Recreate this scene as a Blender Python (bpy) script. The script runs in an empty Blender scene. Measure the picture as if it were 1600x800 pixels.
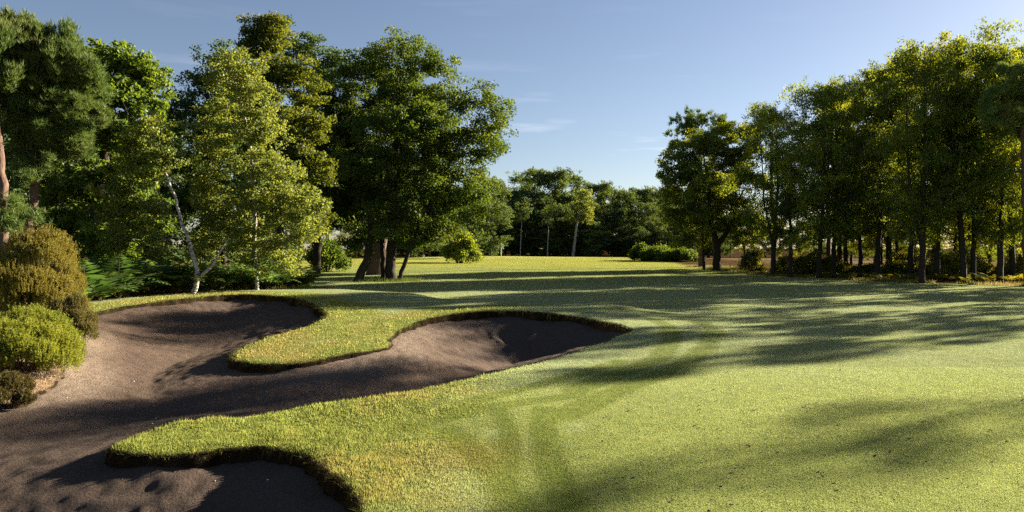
import bpy, math, random
import numpy as np
from mathutils import Vector

SC = bpy.context.scene
COL = SC.collection
CAM_H = 2.4
F = 1100.0            # focal length in photo pixels (photo is 1600 wide)
HOR = 385.0           # horizon row
# ------------------------------------------------------------------ camera
cam = bpy.data.cameras.new("camera")
cam.sensor_width = 36.0
cam.lens = 36.0 * F / 1600.0
cam.shift_y = -(400.0 - HOR) / 1600.0
cam.clip_start = 0.1
cam.clip_end = 6000
co = bpy.data.objects.new("camera", cam)
co.location = (0, 0, CAM_H)
co.rotation_euler = (math.radians(90), 0, 0)
COL.objects.link(co)
SC.camera = co
# ------------------------------------------------------------------ light
SUN_AZ = 60.0         # degrees from +Y towards +X
SUN_EL = 19.0
world = bpy.data.worlds.new("World")
SC.world = world
world.use_nodes = True
wn = world.node_tree
wn.nodes.clear()
w_out = wn.nodes.new("ShaderNodeOutputWorld")
w_bg = wn.nodes.new("ShaderNodeBackground")
w_sky = wn.nodes.new("ShaderNodeTexSky")
w_sky.sky_type = 'NISHITA'
w_sky.sun_disc = False
w_sky.sun_elevation = math.radians(SUN_EL)
w_sky.sun_rotation = math.radians(SUN_AZ)
w_sky.air_density = 0.9
w_sky.dust_density = 0.45
w_sky.ozone_density = 1.6
w_bg.inputs[1].default_value = 0.05
# thin cirrus wisps low in the sky
tc = wn.nodes.new("ShaderNodeTexCoord")
mp = wn.nodes.new("ShaderNodeMapping"); mp.inputs['Scale'].default_value = (2.2, 2.2, 20.0)
nz = wn.nodes.new("ShaderNodeTexNoise"); nz.inputs['Scale'].default_value = 1.7; nz.inputs['Detail'].default_value = 7
nz.inputs['Roughness'].default_value = 0.55
rp = wn.nodes.new("ShaderNodeValToRGB")
rp.color_ramp.elements[0].position = 0.60; rp.color_ramp.elements[0].color = (0, 0, 0, 1)
rp.color_ramp.elements[1].position = 0.82; rp.color_ramp.elements[1].color = (1, 1, 1, 1)
mx = wn.nodes.new("ShaderNodeMixRGB"); mx.inputs[2].default_value = (6.5, 6.2, 6.2, 1)
mfac = wn.nodes.new("ShaderNodeMath"); mfac.operation = 'MULTIPLY'; mfac.inputs[1].default_value = 0.3
L = wn.links.new
L(tc.outputs['Generated'], mp.inputs['Vector']); L(mp.outputs[0], nz.inputs['Vector'])
L(nz.outputs['Fac'], rp.inputs[0]); w_sep = wn.nodes.new("ShaderNodeSeparateXYZ"); L(tc.outputs['Generated'], w_sep.inputs[0])
w_el = wn.nodes.new("ShaderNodeMapRange"); w_el.inputs['From Min'].default_value = .13; w_el.inputs['From Max'].default_value = .26; w_el.inputs['To Min'].default_value = 1; w_el.inputs['To Max'].default_value = .12
L(w_sep.outputs['Z'], w_el.inputs['Value'])
w_ml = wn.nodes.new("ShaderNodeMath"); w_ml.operation = 'MULTIPLY'; L(rp.outputs[0], w_ml.inputs[0]); L(w_el.outputs[0], w_ml.inputs[1])
L(w_ml.outputs[0], mfac.inputs[0]); L(mfac.outputs[0], mx.inputs[0])
w_hs = wn.nodes.new("ShaderNodeHueSaturation"); w_hs.inputs['Saturation'].default_value = 0.90; w_hs.inputs['Value'].default_value = 0.48
w_tint = wn.nodes.new("ShaderNodeMixRGB"); w_tint.blend_type = 'MULTIPLY'; w_tint.inputs[0].default_value = 1; w_tint.inputs[2].default_value = (.98, .96, 1.0, 1)
L(w_sky.outputs[0], w_hs.inputs['Color']); L(w_hs.outputs[0], w_tint.inputs[1]); L(w_tint.outputs[0], mx.inputs[1]); L(mx.outputs[0], w_bg.inputs[0]); L(w_bg.outputs[0], w_out.inputs[0])

sl = bpy.data.lights.new("sun", 'SUN')
sl.energy = 5.0
sl.angle = math.radians(0.55)
sl.color = (1.0, 0.87, 0.66)
so = bpy.data.objects.new("sun", sl)
_a, _e = math.radians(SUN_AZ), math.radians(SUN_EL)
sdir = Vector((math.sin(_a) * math.cos(_e), math.cos(_a) * math.cos(_e), math.sin(_e)))
so.rotation_euler = sdir.to_track_quat('Z', 'Y').to_euler()
so.location = sdir * 300
COL.objects.link(so)

SC.view_settings.view_transform = 'Standard'
SC.view_settings.look = 'None'
SC.view_settings.gamma = 1.0
SC.view_settings.use_curve_mapping = False
SC.view_settings.exposure = 2.5
SC.cycles.use_denoising = False      # keeps the fine leaf and blade detail
SC.cycles.max_bounces = 9
SC.cycles.diffuse_bounces = 6
SC.cycles.transmission_bounces = 6
SC.cycles.transparent_max_bounces = 6

# ------------------------------------------------------------------ helpers
def tag(o, label=None, cat=None, group=None, kind=None):
    if label: o['label'] = label
    if cat: o['category'] = cat
    if group: o['group'] = group
    if kind: o['kind'] = kind
    return o

def thing(name, label, cat, loc=(0, 0, 0), rotz=0.0, group=None):
    o = bpy.data.objects.new(name, None)
    o.empty_display_size = 0.3
    COL.objects.link(o)
    o.location = loc
    o.rotation_euler = (0, 0, rotz)
    return tag(o, label, cat, group)

def mesh_np(name, verts, faces, mat, smooth=False, attrs=None, mats=None, midx=None):
    """faces: (n,k) integer array, or a list of such arrays (k may differ)."""
    me = bpy.data.meshes.new(name)
    if not isinstance(faces, list): faces = [faces]
    faces = [f for f in faces if len(f)]
    nv = len(verts)
    me.vertices.add(nv)
    me.vertices.foreach_set("co", np.ascontiguousarray(verts, dtype=np.float32).ravel())
    nl = sum(f.size for f in faces); npoly = sum(len(f) for f in faces)
    me.loops.add(nl)
    me.loops.foreach_set("vertex_index", np.concatenate([f.ravel() for f in faces]).astype(np.int32))
    me.polygons.add(npoly)
    tot = np.concatenate([np.full(len(f), f.shape[1]) for f in faces]).astype(np.int32)
    st = np.concatenate([[0], np.cumsum(tot)[:-1]]).astype(np.int32)
    me.polygons.foreach_set("loop_start", st)
    me.polygons.foreach_set("loop_total", tot)
    if smooth:
        me.polygons.foreach_set("use_smooth", np.ones(npoly, dtype=bool))
    for m in (mats or [mat]): me.materials.append(m)
    if midx is not None:
        me.polygons.foreach_set("material_index", midx.astype(np.int32))
    for k, v in (attrs or {}).items():
        if v.ndim == 2:
            a = me.attributes.new(k, 'FLOAT_COLOR', 'POINT')
            c = np.ones((nv, 4), dtype=np.float32); c[:, :3] = v
            a.data.foreach_set("color", c.ravel())
        else:
            a = me.attributes.new(k, 'FLOAT', 'POINT')
            a.data.foreach_set("value", v.astype(np.float32))
    me.update(calc_edges=True)
    return me

def link(name, me, parent=None):
    o = bpy.data.objects.new(name, me)
    COL.objects.link(o)
    if parent is not None: o.parent = parent
    return o

def W(px, py, D):
    """photo pixel at distance D -> world point"""
    return np.array([(px - 800.0) / F * D, D, CAM_H + (HOR - py) / F * D])

def G(px, py, z=0.0):
    D = (CAM_H - z) * F / (py - HOR)
    return np.array([(px - 800.0) / F * D, D])

_lat = np.random.RandomState(5).rand(256, 256)
def vnoise(x, y, s, oct=3):
    r = 0; a = 1.0; t = 0
    for k in range(oct):
        X = x / s + 37.3 * k; Y = y / s + 11.7 * k
        xi = np.floor(X).astype(int); yi = np.floor(Y).astype(int)
        fx = X - xi; fy = Y - yi
        fx = fx * fx * (3 - 2 * fx); fy = fy * fy * (3 - 2 * fy)
        g = lambda i, j: _lat[(xi + i) % 256, (yi + j) % 256]
        r = r + a * ((g(0, 0) * (1 - fx) + g(1, 0) * fx) * (1 - fy) + (g(0, 1) * (1 - fx) + g(1, 1) * fx) * fy)
        t += a; a *= 0.5; s *= 0.5
    return r / t * 2 - 1

def sstep(a, b, x):
    t = np.clip((x - a) / (b - a), 0, 1)
    return t * t * (3 - 2 * t)

def poly_dist(P, x, y, closed=True):
    P = np.asarray(P); n = len(P)
    d2 = np.full(x.shape, 1e18); ins = np.zeros(x.shape, bool)
    for i in range(n if closed else n - 1):
        a = P[i]; b = P[(i + 1) % n]
        e = b - a; L2 = max(e @ e, 1e-12)
        t = np.clip(((x - a[0]) * e[0] + (y - a[1]) * e[1]) / L2, 0, 1)
        dx = x - a[0] - t * e[0]; dy = y - a[1] - t * e[1]
        d2 = np.minimum(d2, dx * dx + dy * dy)
        if closed:
            c = (a[1] > y) != (b[1] > y)
            with np.errstate(divide='ignore', invalid='ignore'):
                xx = a[0] + (y - a[1]) / (e[1] if abs(e[1]) > 1e-12 else 1e-12) * e[0]
            ins ^= c & (x < xx)
    return np.sqrt(d2), ins

def smooth_closed(P, k=6):
    P = [np.asarray(p, float) for p in P]; n = len(P); out = []
    for i in range(n):
        p0, p1, p2, p3 = P[i - 1], P[i], P[(i + 1) % n], P[(i + 2) % n]
        for j in range(k):
            t = j / k
            out.append(0.5 * ((2 * p1) + (-p0 + p2) * t + (2 * p0 - 5 * p1 + 4 * p2 - p3) * t * t + (-p0 + 3 * p1 - 3 * p2 + p3) * t ** 3))
    return np.array(out)

# ------------------------------------------------------------------ terrain model
# rim of the bunker: pixel column, row and rim height; wall = height of the turf face at the rim
RIM = [(170, 703, -.33, .16), (215, 716, -.36, .18), (290, 718, -.36, .2), (345, 710, -.34, .2), (400, 706, -.32, .2), (455, 717, -.3, .2), (505, 742, -.26, .2),
       (540, 770, -.22, .2), (558, 800, -.2, .2)]
RIM = [(G(a, b, z), z, w) for a, b, z, w in RIM]
RIM += [(np.array(p), z, w) for p, z, w in [((-1.45, 5.8), -.2, .2), ((-2.2, 4.6), -.2, .2), ((-4.5, 3.6), -.2, .2), ((-9, 3.5), -.2, .2), ((-14, 5), -.2, .1), ((-13, 9), -.1, .05), ((-11, 11.6), -.1, .02)]]
RIM += [(G(a, b, z), z, w) for a, b, z, w in [
    (20, 632, -.35, .05), (70, 612, -.35, .0), (96, 590, -.25, .0), (104, 560, -.12, .0), (112, 520, 0.0, .0), (120, 500, .1, .02), (135, 489, .22, .08), (190, 478, .3, .15),
    (250, 470, .36, .2), (310, 463, .42, .25), (370, 459, .45, .3), (430, 461, .45, .32), (475, 468, .42, .34), (500, 482, .34, .3), (504, 494, .28, .26),
    (480, 505, .22, .25), (430, 520, .14, .25), (385, 537, .05, .25), (363, 553, -.05, .22), (372, 566, -.12, .2), (420, 571, -.14, .2), (480, 567, -.12, .14),
    (540, 556, -.08, .06), (592, 546, -.02, .02), (612, 538, .04, .0), (610, 524, .1, .03), (640, 508, .2, .1), (672, 496, .28, .2), (720, 487, .36, .28), (790, 483, .4, .32), (860, 486, .38, .33),
    (920, 494, .3, .32), (965, 505, .2, .3), (982, 514, .12, .3), (965, 523, .1, .3), (900, 546, .08, .3), (800, 574, .05, .3), (700, 596, .03, .3), (600, 613, 0, .3),
    (500, 622, -.03, .3), (400, 634, -.06, .3), (330, 640, -.1, .28), (270, 652, -.17, .25), (200, 684, -.3, .2)]]
rim_pts = [r[0] for r in RIM]
rim_poly = smooth_closed(rim_pts, 6)
CTRL = [(r[0], r[1]) for r in RIM]
CTRL += [(G(a, b, z), z) for a, b, z in [
    (400, 665, -.16), (500, 670, -.1), (350, 672, -.22), (300, 680, -.26), (600, 680, -.05), (600, 740, -.1), (650, 800, -.08), (250, 690, -.32),
    (440, 540, .06), (520, 530, .1), (560, 500, .22), (600, 480, .3), (560, 470, .34), (540, 458, .38), (660, 480, .3),
    (250, 462, .38), (350, 454, .46), (460, 455, .44), (1040, 512, .05), (1020, 500, .14), (900, 478, .32), (790, 474, .34), (700, 474, .3)]]
CTRL += [(np.array(p), z) for p, z in [((2, 7), 0), ((4, 9), 0), ((1, 10), 0), ((3, 14), .0), ((7, 12), 0), ((0, 33), .05), ((-4, 36), .05), ((6, 28), .02),
         ((6, 22), .03), ((-12, 33), .35), ((-16, 30), .35), ((-20, 24), .35), ((-13, 17), .25), ((-15, 20), .4), ((-12, 14.5), .15), ((-11.5, 13), .1), ((0, 5), -.05), ((2, 3), 0)]]
CP = np.array([c[0] for c in CTRL]); CZ = np.array([c[1] for c in CTRL])
RP = np.array(rim_pts); RW = np.array([r[2] * (.68 if r[2] > .1 else 1) for r in RIM])

def gauss_field(P, V, x, y, s, w0, bg=0.0):
    num = np.full(x.shape, w0 * bg); den = np.full(x.shape, w0)
    for (a, b), v in zip(P, V):
        w = np.exp(-((x - a) ** 2 + (y - b) ** 2) / (s * s))
        num += w * v; den += w
    return num / den

def base_height(x, y):
    near = (np.abs(x + 5) < 24) & (y > -4) & (y < 44)
    z = np.zeros(x.shape)
    if near.any():
        xn, yn = x[near], y[near]
        s = 0.9 + 0.035 * np.clip(yn, 0, 40)
        z[near] = gauss_field(CP, CZ, xn, yn, s, 0.03)
    # broad undulation of the fairway and the raised green
    far = sstep(30, 70, y)
    z += far * 0.22 * vnoise(x, y, 26, 2)
    z += 0.55 * np.exp(-((x + 2) / 30) ** 2 - ((y - 128) / 16) ** 2)
    z += 0.35 * np.exp(-((x - 4) / 8) ** 2 - ((y - 112) / 5) ** 2) * 0.6
    z += 0.5 * np.exp(-((x + 22) / 10) ** 2 - ((y - 104) / 8) ** 2)
    z += 0.012 * vnoise(x, y, 0.9, 2) + 0.02 * vnoise(x, y, 4.0, 2)
    return z

def rim_dist(x, y):
    d = np.full(x.shape, -50.0)
    near = (x > -19) & (x < 9) & (y > 0) & (y < 36)
    if near.any():
        xn, yn = x[near], y[near]
        dd, ins = poly_dist(rim_poly, xn, yn)
        dd = np.where(ins, dd, -dd)
        amp = 0.045 + 0.0022 * np.clip(yn, 0, 30)
        dd = dd + amp * 1.3 * vnoise(xn, yn, 0.45, 3) + .025 * vnoise(xn, yn + 7, .16, 1) + amp * 0.8 * vnoise(xn + 40, yn, 1.5, 1)
        d[near] = dd
    return d

def turf_height(x, y, d=None):
    if d is None: d = rim_dist(x, y)
    z = base_height(x, y)
    z = z - 0.05 * np.exp(-np.clip(-d, 0, 9) / 0.12) * (d > -1)
    z = z - 1.9 * sstep(0.0, 0.2, d) * (d > 0)
    return z

def sand_height(x, y, d=None):
    if d is None: d = rim_dist(x, y)
    z = base_height(x, y)
    wl = gauss_field(RP, RW, x, y, 1.1, 0.001)
    floor = -0.74 + 0.05 * vnoise(x, y, 5.0, 2) - 0.95 * np.exp(-((x + 3.9) / 3.4) ** 2 - ((y - 7.2) / 2.0) ** 2) - 0.15 * np.exp(-((x - .8) / 2.6) ** 2 - ((y - 20) / 2.6) ** 2) + 0.42 * np.exp(-((x + 10.5) / 5) ** 2 - ((y - 27) / 5) ** 2)
    wl = wl * (.9 + .6 * vnoise(x, y, .9, 2) * (1 - sstep(.1, .6, d))) 
    k = sstep(-.3, 3.4, d)
    zz = (z - 0.05 - wl) * (1 - k) + floor * k
    zz = np.where(d < 0, z - 0.07 - wl, zz)
    zz += 0.010 * vnoise(x, y, 0.35, 2) + 0.014 * vnoise(x, y, 0.14, 1) + .012 * vnoise(x + 5, y, 1.1, 2)
    # drain ring in the right-hand hollow
    c = G(803, 541, -.6)
    r = np.hypot(x - c[0], (y - c[1]))
    zz += 0.05 * np.exp(-((r - 0.62) / 0.1) ** 2) - 0.06 * np.exp(-(r / 0.5) ** 4)
    return zz

# tree line edges
R_EDGE = np.array([(12, 170), (24, 118), (22, 90), (22, 72), (23.5, 60), (27, 49), (31, 43.5), (44, 30), (60, 14), (75, -40)])
L_EDGE = np.array([(-22, 8), (-17.5, 23), (-14.5, 31.5), (-9.5, 34.5), (-16, 47), (-27, 66), (-36, 90), (-30, 120), (-18, 150), (-10, 160)])
def side_of(E, x, y):
    """signed distance, positive on the right of the polyline read upwards in y"""
    d, _ = poly_dist(E, x, y, closed=False)
    o = np.argsort(E[:, 1]); ex = np.interp(y, E[o, 1], E[o, 0])
    return np.where(x > ex, d, -d)

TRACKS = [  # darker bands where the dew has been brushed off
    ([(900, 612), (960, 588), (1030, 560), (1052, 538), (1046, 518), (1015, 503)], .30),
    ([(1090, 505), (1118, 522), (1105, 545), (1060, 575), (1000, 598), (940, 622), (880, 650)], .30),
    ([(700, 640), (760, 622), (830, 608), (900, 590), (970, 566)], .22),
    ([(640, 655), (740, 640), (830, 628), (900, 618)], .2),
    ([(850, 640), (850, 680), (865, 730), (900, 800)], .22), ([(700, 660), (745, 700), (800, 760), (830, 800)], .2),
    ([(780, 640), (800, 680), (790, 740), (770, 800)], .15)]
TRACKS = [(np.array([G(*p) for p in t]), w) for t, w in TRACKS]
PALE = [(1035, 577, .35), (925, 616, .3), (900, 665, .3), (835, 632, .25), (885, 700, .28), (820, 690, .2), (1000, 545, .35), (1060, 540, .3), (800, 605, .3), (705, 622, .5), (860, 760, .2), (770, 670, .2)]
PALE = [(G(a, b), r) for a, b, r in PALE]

def ground_color(x, y, d):
    c_fair = np.array([0.315, 0.365, 0.120])
    c_dew_lift = np.array([0.390, 0.455, 0.265])  # dewy grass, tone raised to lift the shade on it
    c_green = np.array([0.135, 0.180, 0.035])
    c_rough = np.array([0.215, 0.245, 0.062])
    c_straw = np.array([0.330, 0.270, 0.100])
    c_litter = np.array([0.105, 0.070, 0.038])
    c_heath = np.array([0.210, 0.160, 0.100])
    c_soil = np.array([0.028, 0.020, 0.014])
    n1 = vnoise(x, y, 6, 3); n2 = vnoise(x + 9, y - 4, 1.1, 3); n3 = vnoise(x - 31, y, 0.22, 2)
    def mix(a, b, t): return a * (1 - t[:, None]) + b * t[:, None]
    c = np.tile(c_fair, (len(x), 1))
    c = mix(c, c_green, np.clip(0.25 + 0.5 * n1 + 0.25 * n2, 0, .6))
    # dew: heavy in the middle distance, thinner near the camera and beyond; its colour also lightens the shaded grass
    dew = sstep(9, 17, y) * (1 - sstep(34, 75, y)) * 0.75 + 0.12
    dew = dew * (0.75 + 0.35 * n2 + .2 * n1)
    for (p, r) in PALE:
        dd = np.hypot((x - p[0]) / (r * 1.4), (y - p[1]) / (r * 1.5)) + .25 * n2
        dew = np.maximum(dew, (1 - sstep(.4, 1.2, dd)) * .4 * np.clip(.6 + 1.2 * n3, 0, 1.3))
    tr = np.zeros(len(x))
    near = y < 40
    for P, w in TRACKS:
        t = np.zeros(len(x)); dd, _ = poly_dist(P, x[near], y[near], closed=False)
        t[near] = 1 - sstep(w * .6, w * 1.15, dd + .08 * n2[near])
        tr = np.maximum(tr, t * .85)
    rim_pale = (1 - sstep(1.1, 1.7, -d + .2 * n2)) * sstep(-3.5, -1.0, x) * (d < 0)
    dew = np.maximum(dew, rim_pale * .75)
    c = mix(c, c_dew_lift, np.clip(dew, 0, .9))
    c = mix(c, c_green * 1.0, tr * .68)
    # rough on the tongues of turf between and in front of the hollows
    nr = (1 - sstep(1.2, 2.6, -d + .5 * n2)) * (1 - sstep(-1.6, .6, x - 0.05 * y + .5)) * (y < 33)
    c = mix(c, c_rough * (1 + .25 * n3)[:, None], nr * .9)
    dry = nr * np.clip(.05 + .9 * n2 + .4 * n1 + .4 * n3, 0, .9)
    c = mix(c, c_straw, dry)
    p = G(700, 700); dd = np.hypot((x - p[0]) / 1.3, (y - p[1]) / 1.0)
    c = mix(c, np.array([.22, .12, .045]), (1 - sstep(.1, 1.2, dd + .6 * n2)) * .3)
    # far grass has its sunlit yellow painted into the colour, the green itself paler
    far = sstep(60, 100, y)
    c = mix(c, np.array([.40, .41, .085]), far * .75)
    g = (1 - sstep(.9, 1.0, np.hypot((x + 2) / 17, (y - 124) / 11)))
    c = mix(c, np.array([.44, .46, .15]), g * .8)
    # right-hand trees: leaf litter, then dry heath
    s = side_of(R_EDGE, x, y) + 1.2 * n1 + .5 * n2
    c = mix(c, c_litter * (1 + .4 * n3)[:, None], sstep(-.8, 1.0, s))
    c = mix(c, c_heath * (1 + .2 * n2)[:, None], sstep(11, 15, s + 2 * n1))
    # left-hand woodland floor
    s = -side_of(L_EDGE, x, y) + .8 * n1 + .4 * n2
    c = mix(c, c_litter * .8, sstep(-.5, .8, s))
    c = mix(c, c_litter * .7, sstep(146, 152, y + 2 * n1 + .0 * x))
    # sandy bank under the shrubs on the left
    pb = G(70, 590, -.2); dd = np.hypot((x - pb[0] - .2) / 2.2, (y - pb[1]) / 2.2)
    c = mix(c, np.array([.30, .22, .16]) * (1 + .2 * n3)[:, None], (1 - sstep(.7, 1.2, dd + .3 * n2)))
    # cut turf face: dark soil and roots
    soil = sstep(-0.08, -0.03, d)
    c = mix(c, c_soil * (1.2 + .8 * n3)[:, None], soil)
    return np.clip(c, 0.008, 1)

def axis(lo, hi, step, a, b, g=1.055, cap=1e9):
    mid = np.arange(lo, hi + step / 2, step)
    up = [hi]; s = step
    while up[-1] < b: s = min(s * g, cap); up.append(up[-1] + s)
    dn = [lo]; s = step
    while dn[-1] > a: s = min(s * g, cap); dn.append(dn[-1] - s)
    return np.concatenate([dn[:0:-1], mid, up[1:]])

# ------------------------------------------------------------------ materials
def newmat(name):
    m = bpy.data.materials.new(name); m.use_nodes = True
    nt = m.node_tree; nt.nodes.clear()
    out = nt.nodes.new("ShaderNodeOutputMaterial")
    return m, nt, out

def N(nt, t, **kw):
    n = nt.nodes.new("ShaderNode" + t)
    for k, v in kw.items():
        if k.startswith('i_'):
            n.inputs[k[2:].replace('_', ' ')].default_value = v
        else: setattr(n, k, v)
    return n

def ramp(nt, pts):
    r = nt.nodes.new("ShaderNodeValToRGB"); e = r.color_ramp.elements
    while len(e) < len(pts): e.new(0.5)
    for k, (p, c) in enumerate(pts):
        e[k].position = p; e[k].color = tuple(c) + (1,) if len(c) == 3 else c
    return r

def mat_ground():
    m, nt, out = newmat("turf_ground"); l = nt.links.new
    at = N(nt, "Attribute", attribute_name="gcol")
    geo = N(nt, "NewGeometry")
    n1 = N(nt, "TexNoise"); n1.inputs['Scale'].default_value = 38; n1.inputs['Detail'].default_value = 5; n1.inputs['Roughness'].default_value = .7
    n2 = N(nt, "TexNoise"); n2.inputs['Scale'].default_value = 5; n2.inputs['Detail'].default_value = 6
    l(geo.outputs['Position'], n1.inputs['Vector']); l(geo.outputs['Position'], n2.inputs['Vector'])
    r1 = ramp(nt, [(.3, (.76, .78, .74)), (.7, (1.24, 1.22, 1.2))]); l(n1.outputs['Fac'], r1.inputs[0])
    r2 = ramp(nt, [(.3, (.82, .86, .8)), (.7, (1.18, 1.13, 1.1))]); l(n2.outputs['Fac'], r2.inputs[0])
    m1 = N(nt, "MixRGB", blend_type='MULTIPLY'); m1.inputs[0].default_value = 1
    m2 = N(nt, "MixRGB", blend_type='MULTIPLY'); m2.inputs[0].default_value = 1
    l(at.outputs['Color'], m1.inputs[1]); l(r1.outputs[0], m1.inputs[2]); l(m1.outputs[0], m2.inputs[1]); l(r2.outputs[0], m2.inputs[2])
    b = N(nt, "Bump"); b.inputs['Strength'].default_value = .9; b.inputs['Distance'].default_value = .035
    l(n1.outputs['Fac'], b.inputs['Height'])
    b2 = N(nt, "Bump"); b2.inputs['Strength'].default_value = .5; b2.inputs['Distance'].default_value = .05
    l(n2.outputs['Fac'], b2.inputs['Height']); l(b.outputs[0], b2.inputs['Normal'])
    n3 = N(nt, "TexNoise"); n3.inputs['Scale'].default_value = 75; n3.inputs['Detail'].default_value = 2
    l(geo.outputs['Position'], n3.inputs['Vector'])
    v1 = N(nt, "VectorMath", operation='SUBTRACT'); v1.inputs[1].default_value = (.5, .5, .5); l(n3.outputs['Color'], v1.inputs[0])
    v2 = N(nt, "VectorMath", operation='MULTIPLY'); v2.inputs[1].default_value = (5.0, 5.0, .6); l(v1.outputs[0], v2.inputs[0])
    v3 = N(nt, "VectorMath", operation='ADD'); l(v2.outputs[0], v3.inputs[0]); l(b2.outputs[0], v3.inputs[1])
    v4 = N(nt, "VectorMath", operation='NORMALIZE'); l(v3.outputs[0], v4.inputs[0])
    d = N(nt, "BsdfDiffuse"); t = N(nt, "BsdfTranslucent"); mx = N(nt, "MixShader"); mx.inputs[0].default_value = .45
    yt = N(nt, "MixRGB", blend_type='MULTIPLY'); yt.inputs[0].default_value = 1; yt.inputs[2].default_value = (1.5, 1.4, .8, 1)
    l(m2.outputs[0], yt.inputs[1])
    l(m2.outputs[0], d.inputs[0]); l(yt.outputs[0], t.inputs[0]); l(v4.outputs[0], d.inputs['Normal']); l(v4.outputs[0], t.inputs['Normal'])
    l(d.outputs[0], mx.inputs[1]); l(t.outputs[0], mx.inputs[2]); l(mx.outputs[0], out.inputs[0])
    return m

def mat_blade():
    m, nt, out = newmat("grass_blade"); l = nt.links.new
    at = N(nt, "Attribute", attribute_name="gcol"); geo = N(nt, "NewGeometry")
    r = ramp(nt, [(0, (.7, .8, .6)), (.5, (1.1, 1.1, 1.0)), (1, (1.55, 1.35, 1.1))]); l(geo.outputs['Random Per Island'], r.inputs[0])
    mm = N(nt, "MixRGB", blend_type='MULTIPLY'); mm.inputs[0].default_value = 1
    l(at.outputs['Color'], mm.inputs[1]); l(r.outputs[0], mm.inputs[2])
    d = N(nt, "BsdfDiffuse"); t = N(nt, "BsdfTranslucent"); mx = N(nt, "MixShader"); mx.inputs[0].default_value = .45
    l(mm.outputs[0], d.inputs[0]); l(mm.outputs[0], t.inputs[0]); l(d.outputs[0], mx.inputs[1]); l(t.outputs[0], mx.inputs[2])
    l(mx.outputs[0], out.inputs[0])
    return m

def mat_sand():
    m, nt, out = newmat("bunker_sand"); l = nt.links.new
    at = N(nt, "Attribute", attribute_name="gcol"); ed = N(nt, "Attribute", attribute_name="edge")
    geo = N(nt, "NewGeometry")
    n1 = N(nt, "TexNoise"); n1.inputs['Scale'].default_value = 26; n1.inputs['Detail'].default_value = 6; n1.inputs['Roughness'].default_value = .7
    n2 = N(nt, "TexNoise"); n2.inputs['Scale'].default_value = 1.3; n2.inputs['Detail'].default_value = 4
    n3 = N(nt, "TexNoise"); n3.inputs['Scale'].default_value = 8; n3.inputs['Detail'].default_value = 5
    for n in (n1, n2, n3): l(geo.outputs['Position'], n.inputs['Vector'])
    r1 = ramp(nt, [(.3, (.72, .72, .72)), (.72, (1.3, 1.28, 1.25))]); l(n1.outputs['Fac'], r1.inputs[0])
    m1 = N(nt, "MixRGB", blend_type='MULTIPLY'); m1.inputs[0].default_value = 1
    l(at.outputs['Color'], m1.inputs[1]); l(r1.outputs[0], m1.inputs[2])
    # rake lines follow the rim
    a = N(nt, "Math", operation='MULTIPLY'); a.inputs[1].default_value = 105
    l(ed.outputs['Fac'], a.inputs[0])
    w = N(nt, "Math", operation='MULTIPLY_ADD'); w.inputs[1].default_value = 14; l(n2.outputs['Fac'], w.inputs[0]); l(a.outputs[0], w.inputs[2])
    s = N(nt, "Math", operation='SINE'); l(w.outputs[0], s.inputs[0])
    mk = ramp(nt, [(.38, (0, 0, 0)), (.55, (1, 1, 1))]); l(n2.outputs['Fac'], mk.inputs[0])
    sm = N(nt, "Math", operation='MULTIPLY'); l(s.outputs[0], sm.inputs[0]); l(mk.outputs[0], sm.inputs[1])
    b0 = N(nt, "Bump"); b0.inputs['Strength'].default_value = .32; b0.inputs['Distance'].default_value = .004; l(sm.outputs[0], b0.inputs['Height'])
    b1 = N(nt, "Bump"); b1.inputs['Strength'].default_value = 1.0; b1.inputs['Distance'].default_value = .05; l(n1.outputs['Fac'], b1.inputs['Height']); l(b0.outputs[0], b1.inputs['Normal'])
    b2 = N(nt, "Bump"); b2.inputs['Strength'].default_value = .5; b2.inputs['Distance'].default_value = .05; l(n3.outputs['Fac'], b2.inputs['Height']); l(b1.outputs[0], b2.inputs['Normal'])
    p = N(nt, "BsdfPrincipled"); p.inputs['Roughness'].default_value = .95; p.inputs['Specular IOR Level'].default_value = .1
    l(m1.outputs[0], p.inputs['Base Color']); l(b2.outputs[0], p.inputs['Normal']); l(p.outputs[0], out.inputs[0])
    return m

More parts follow.
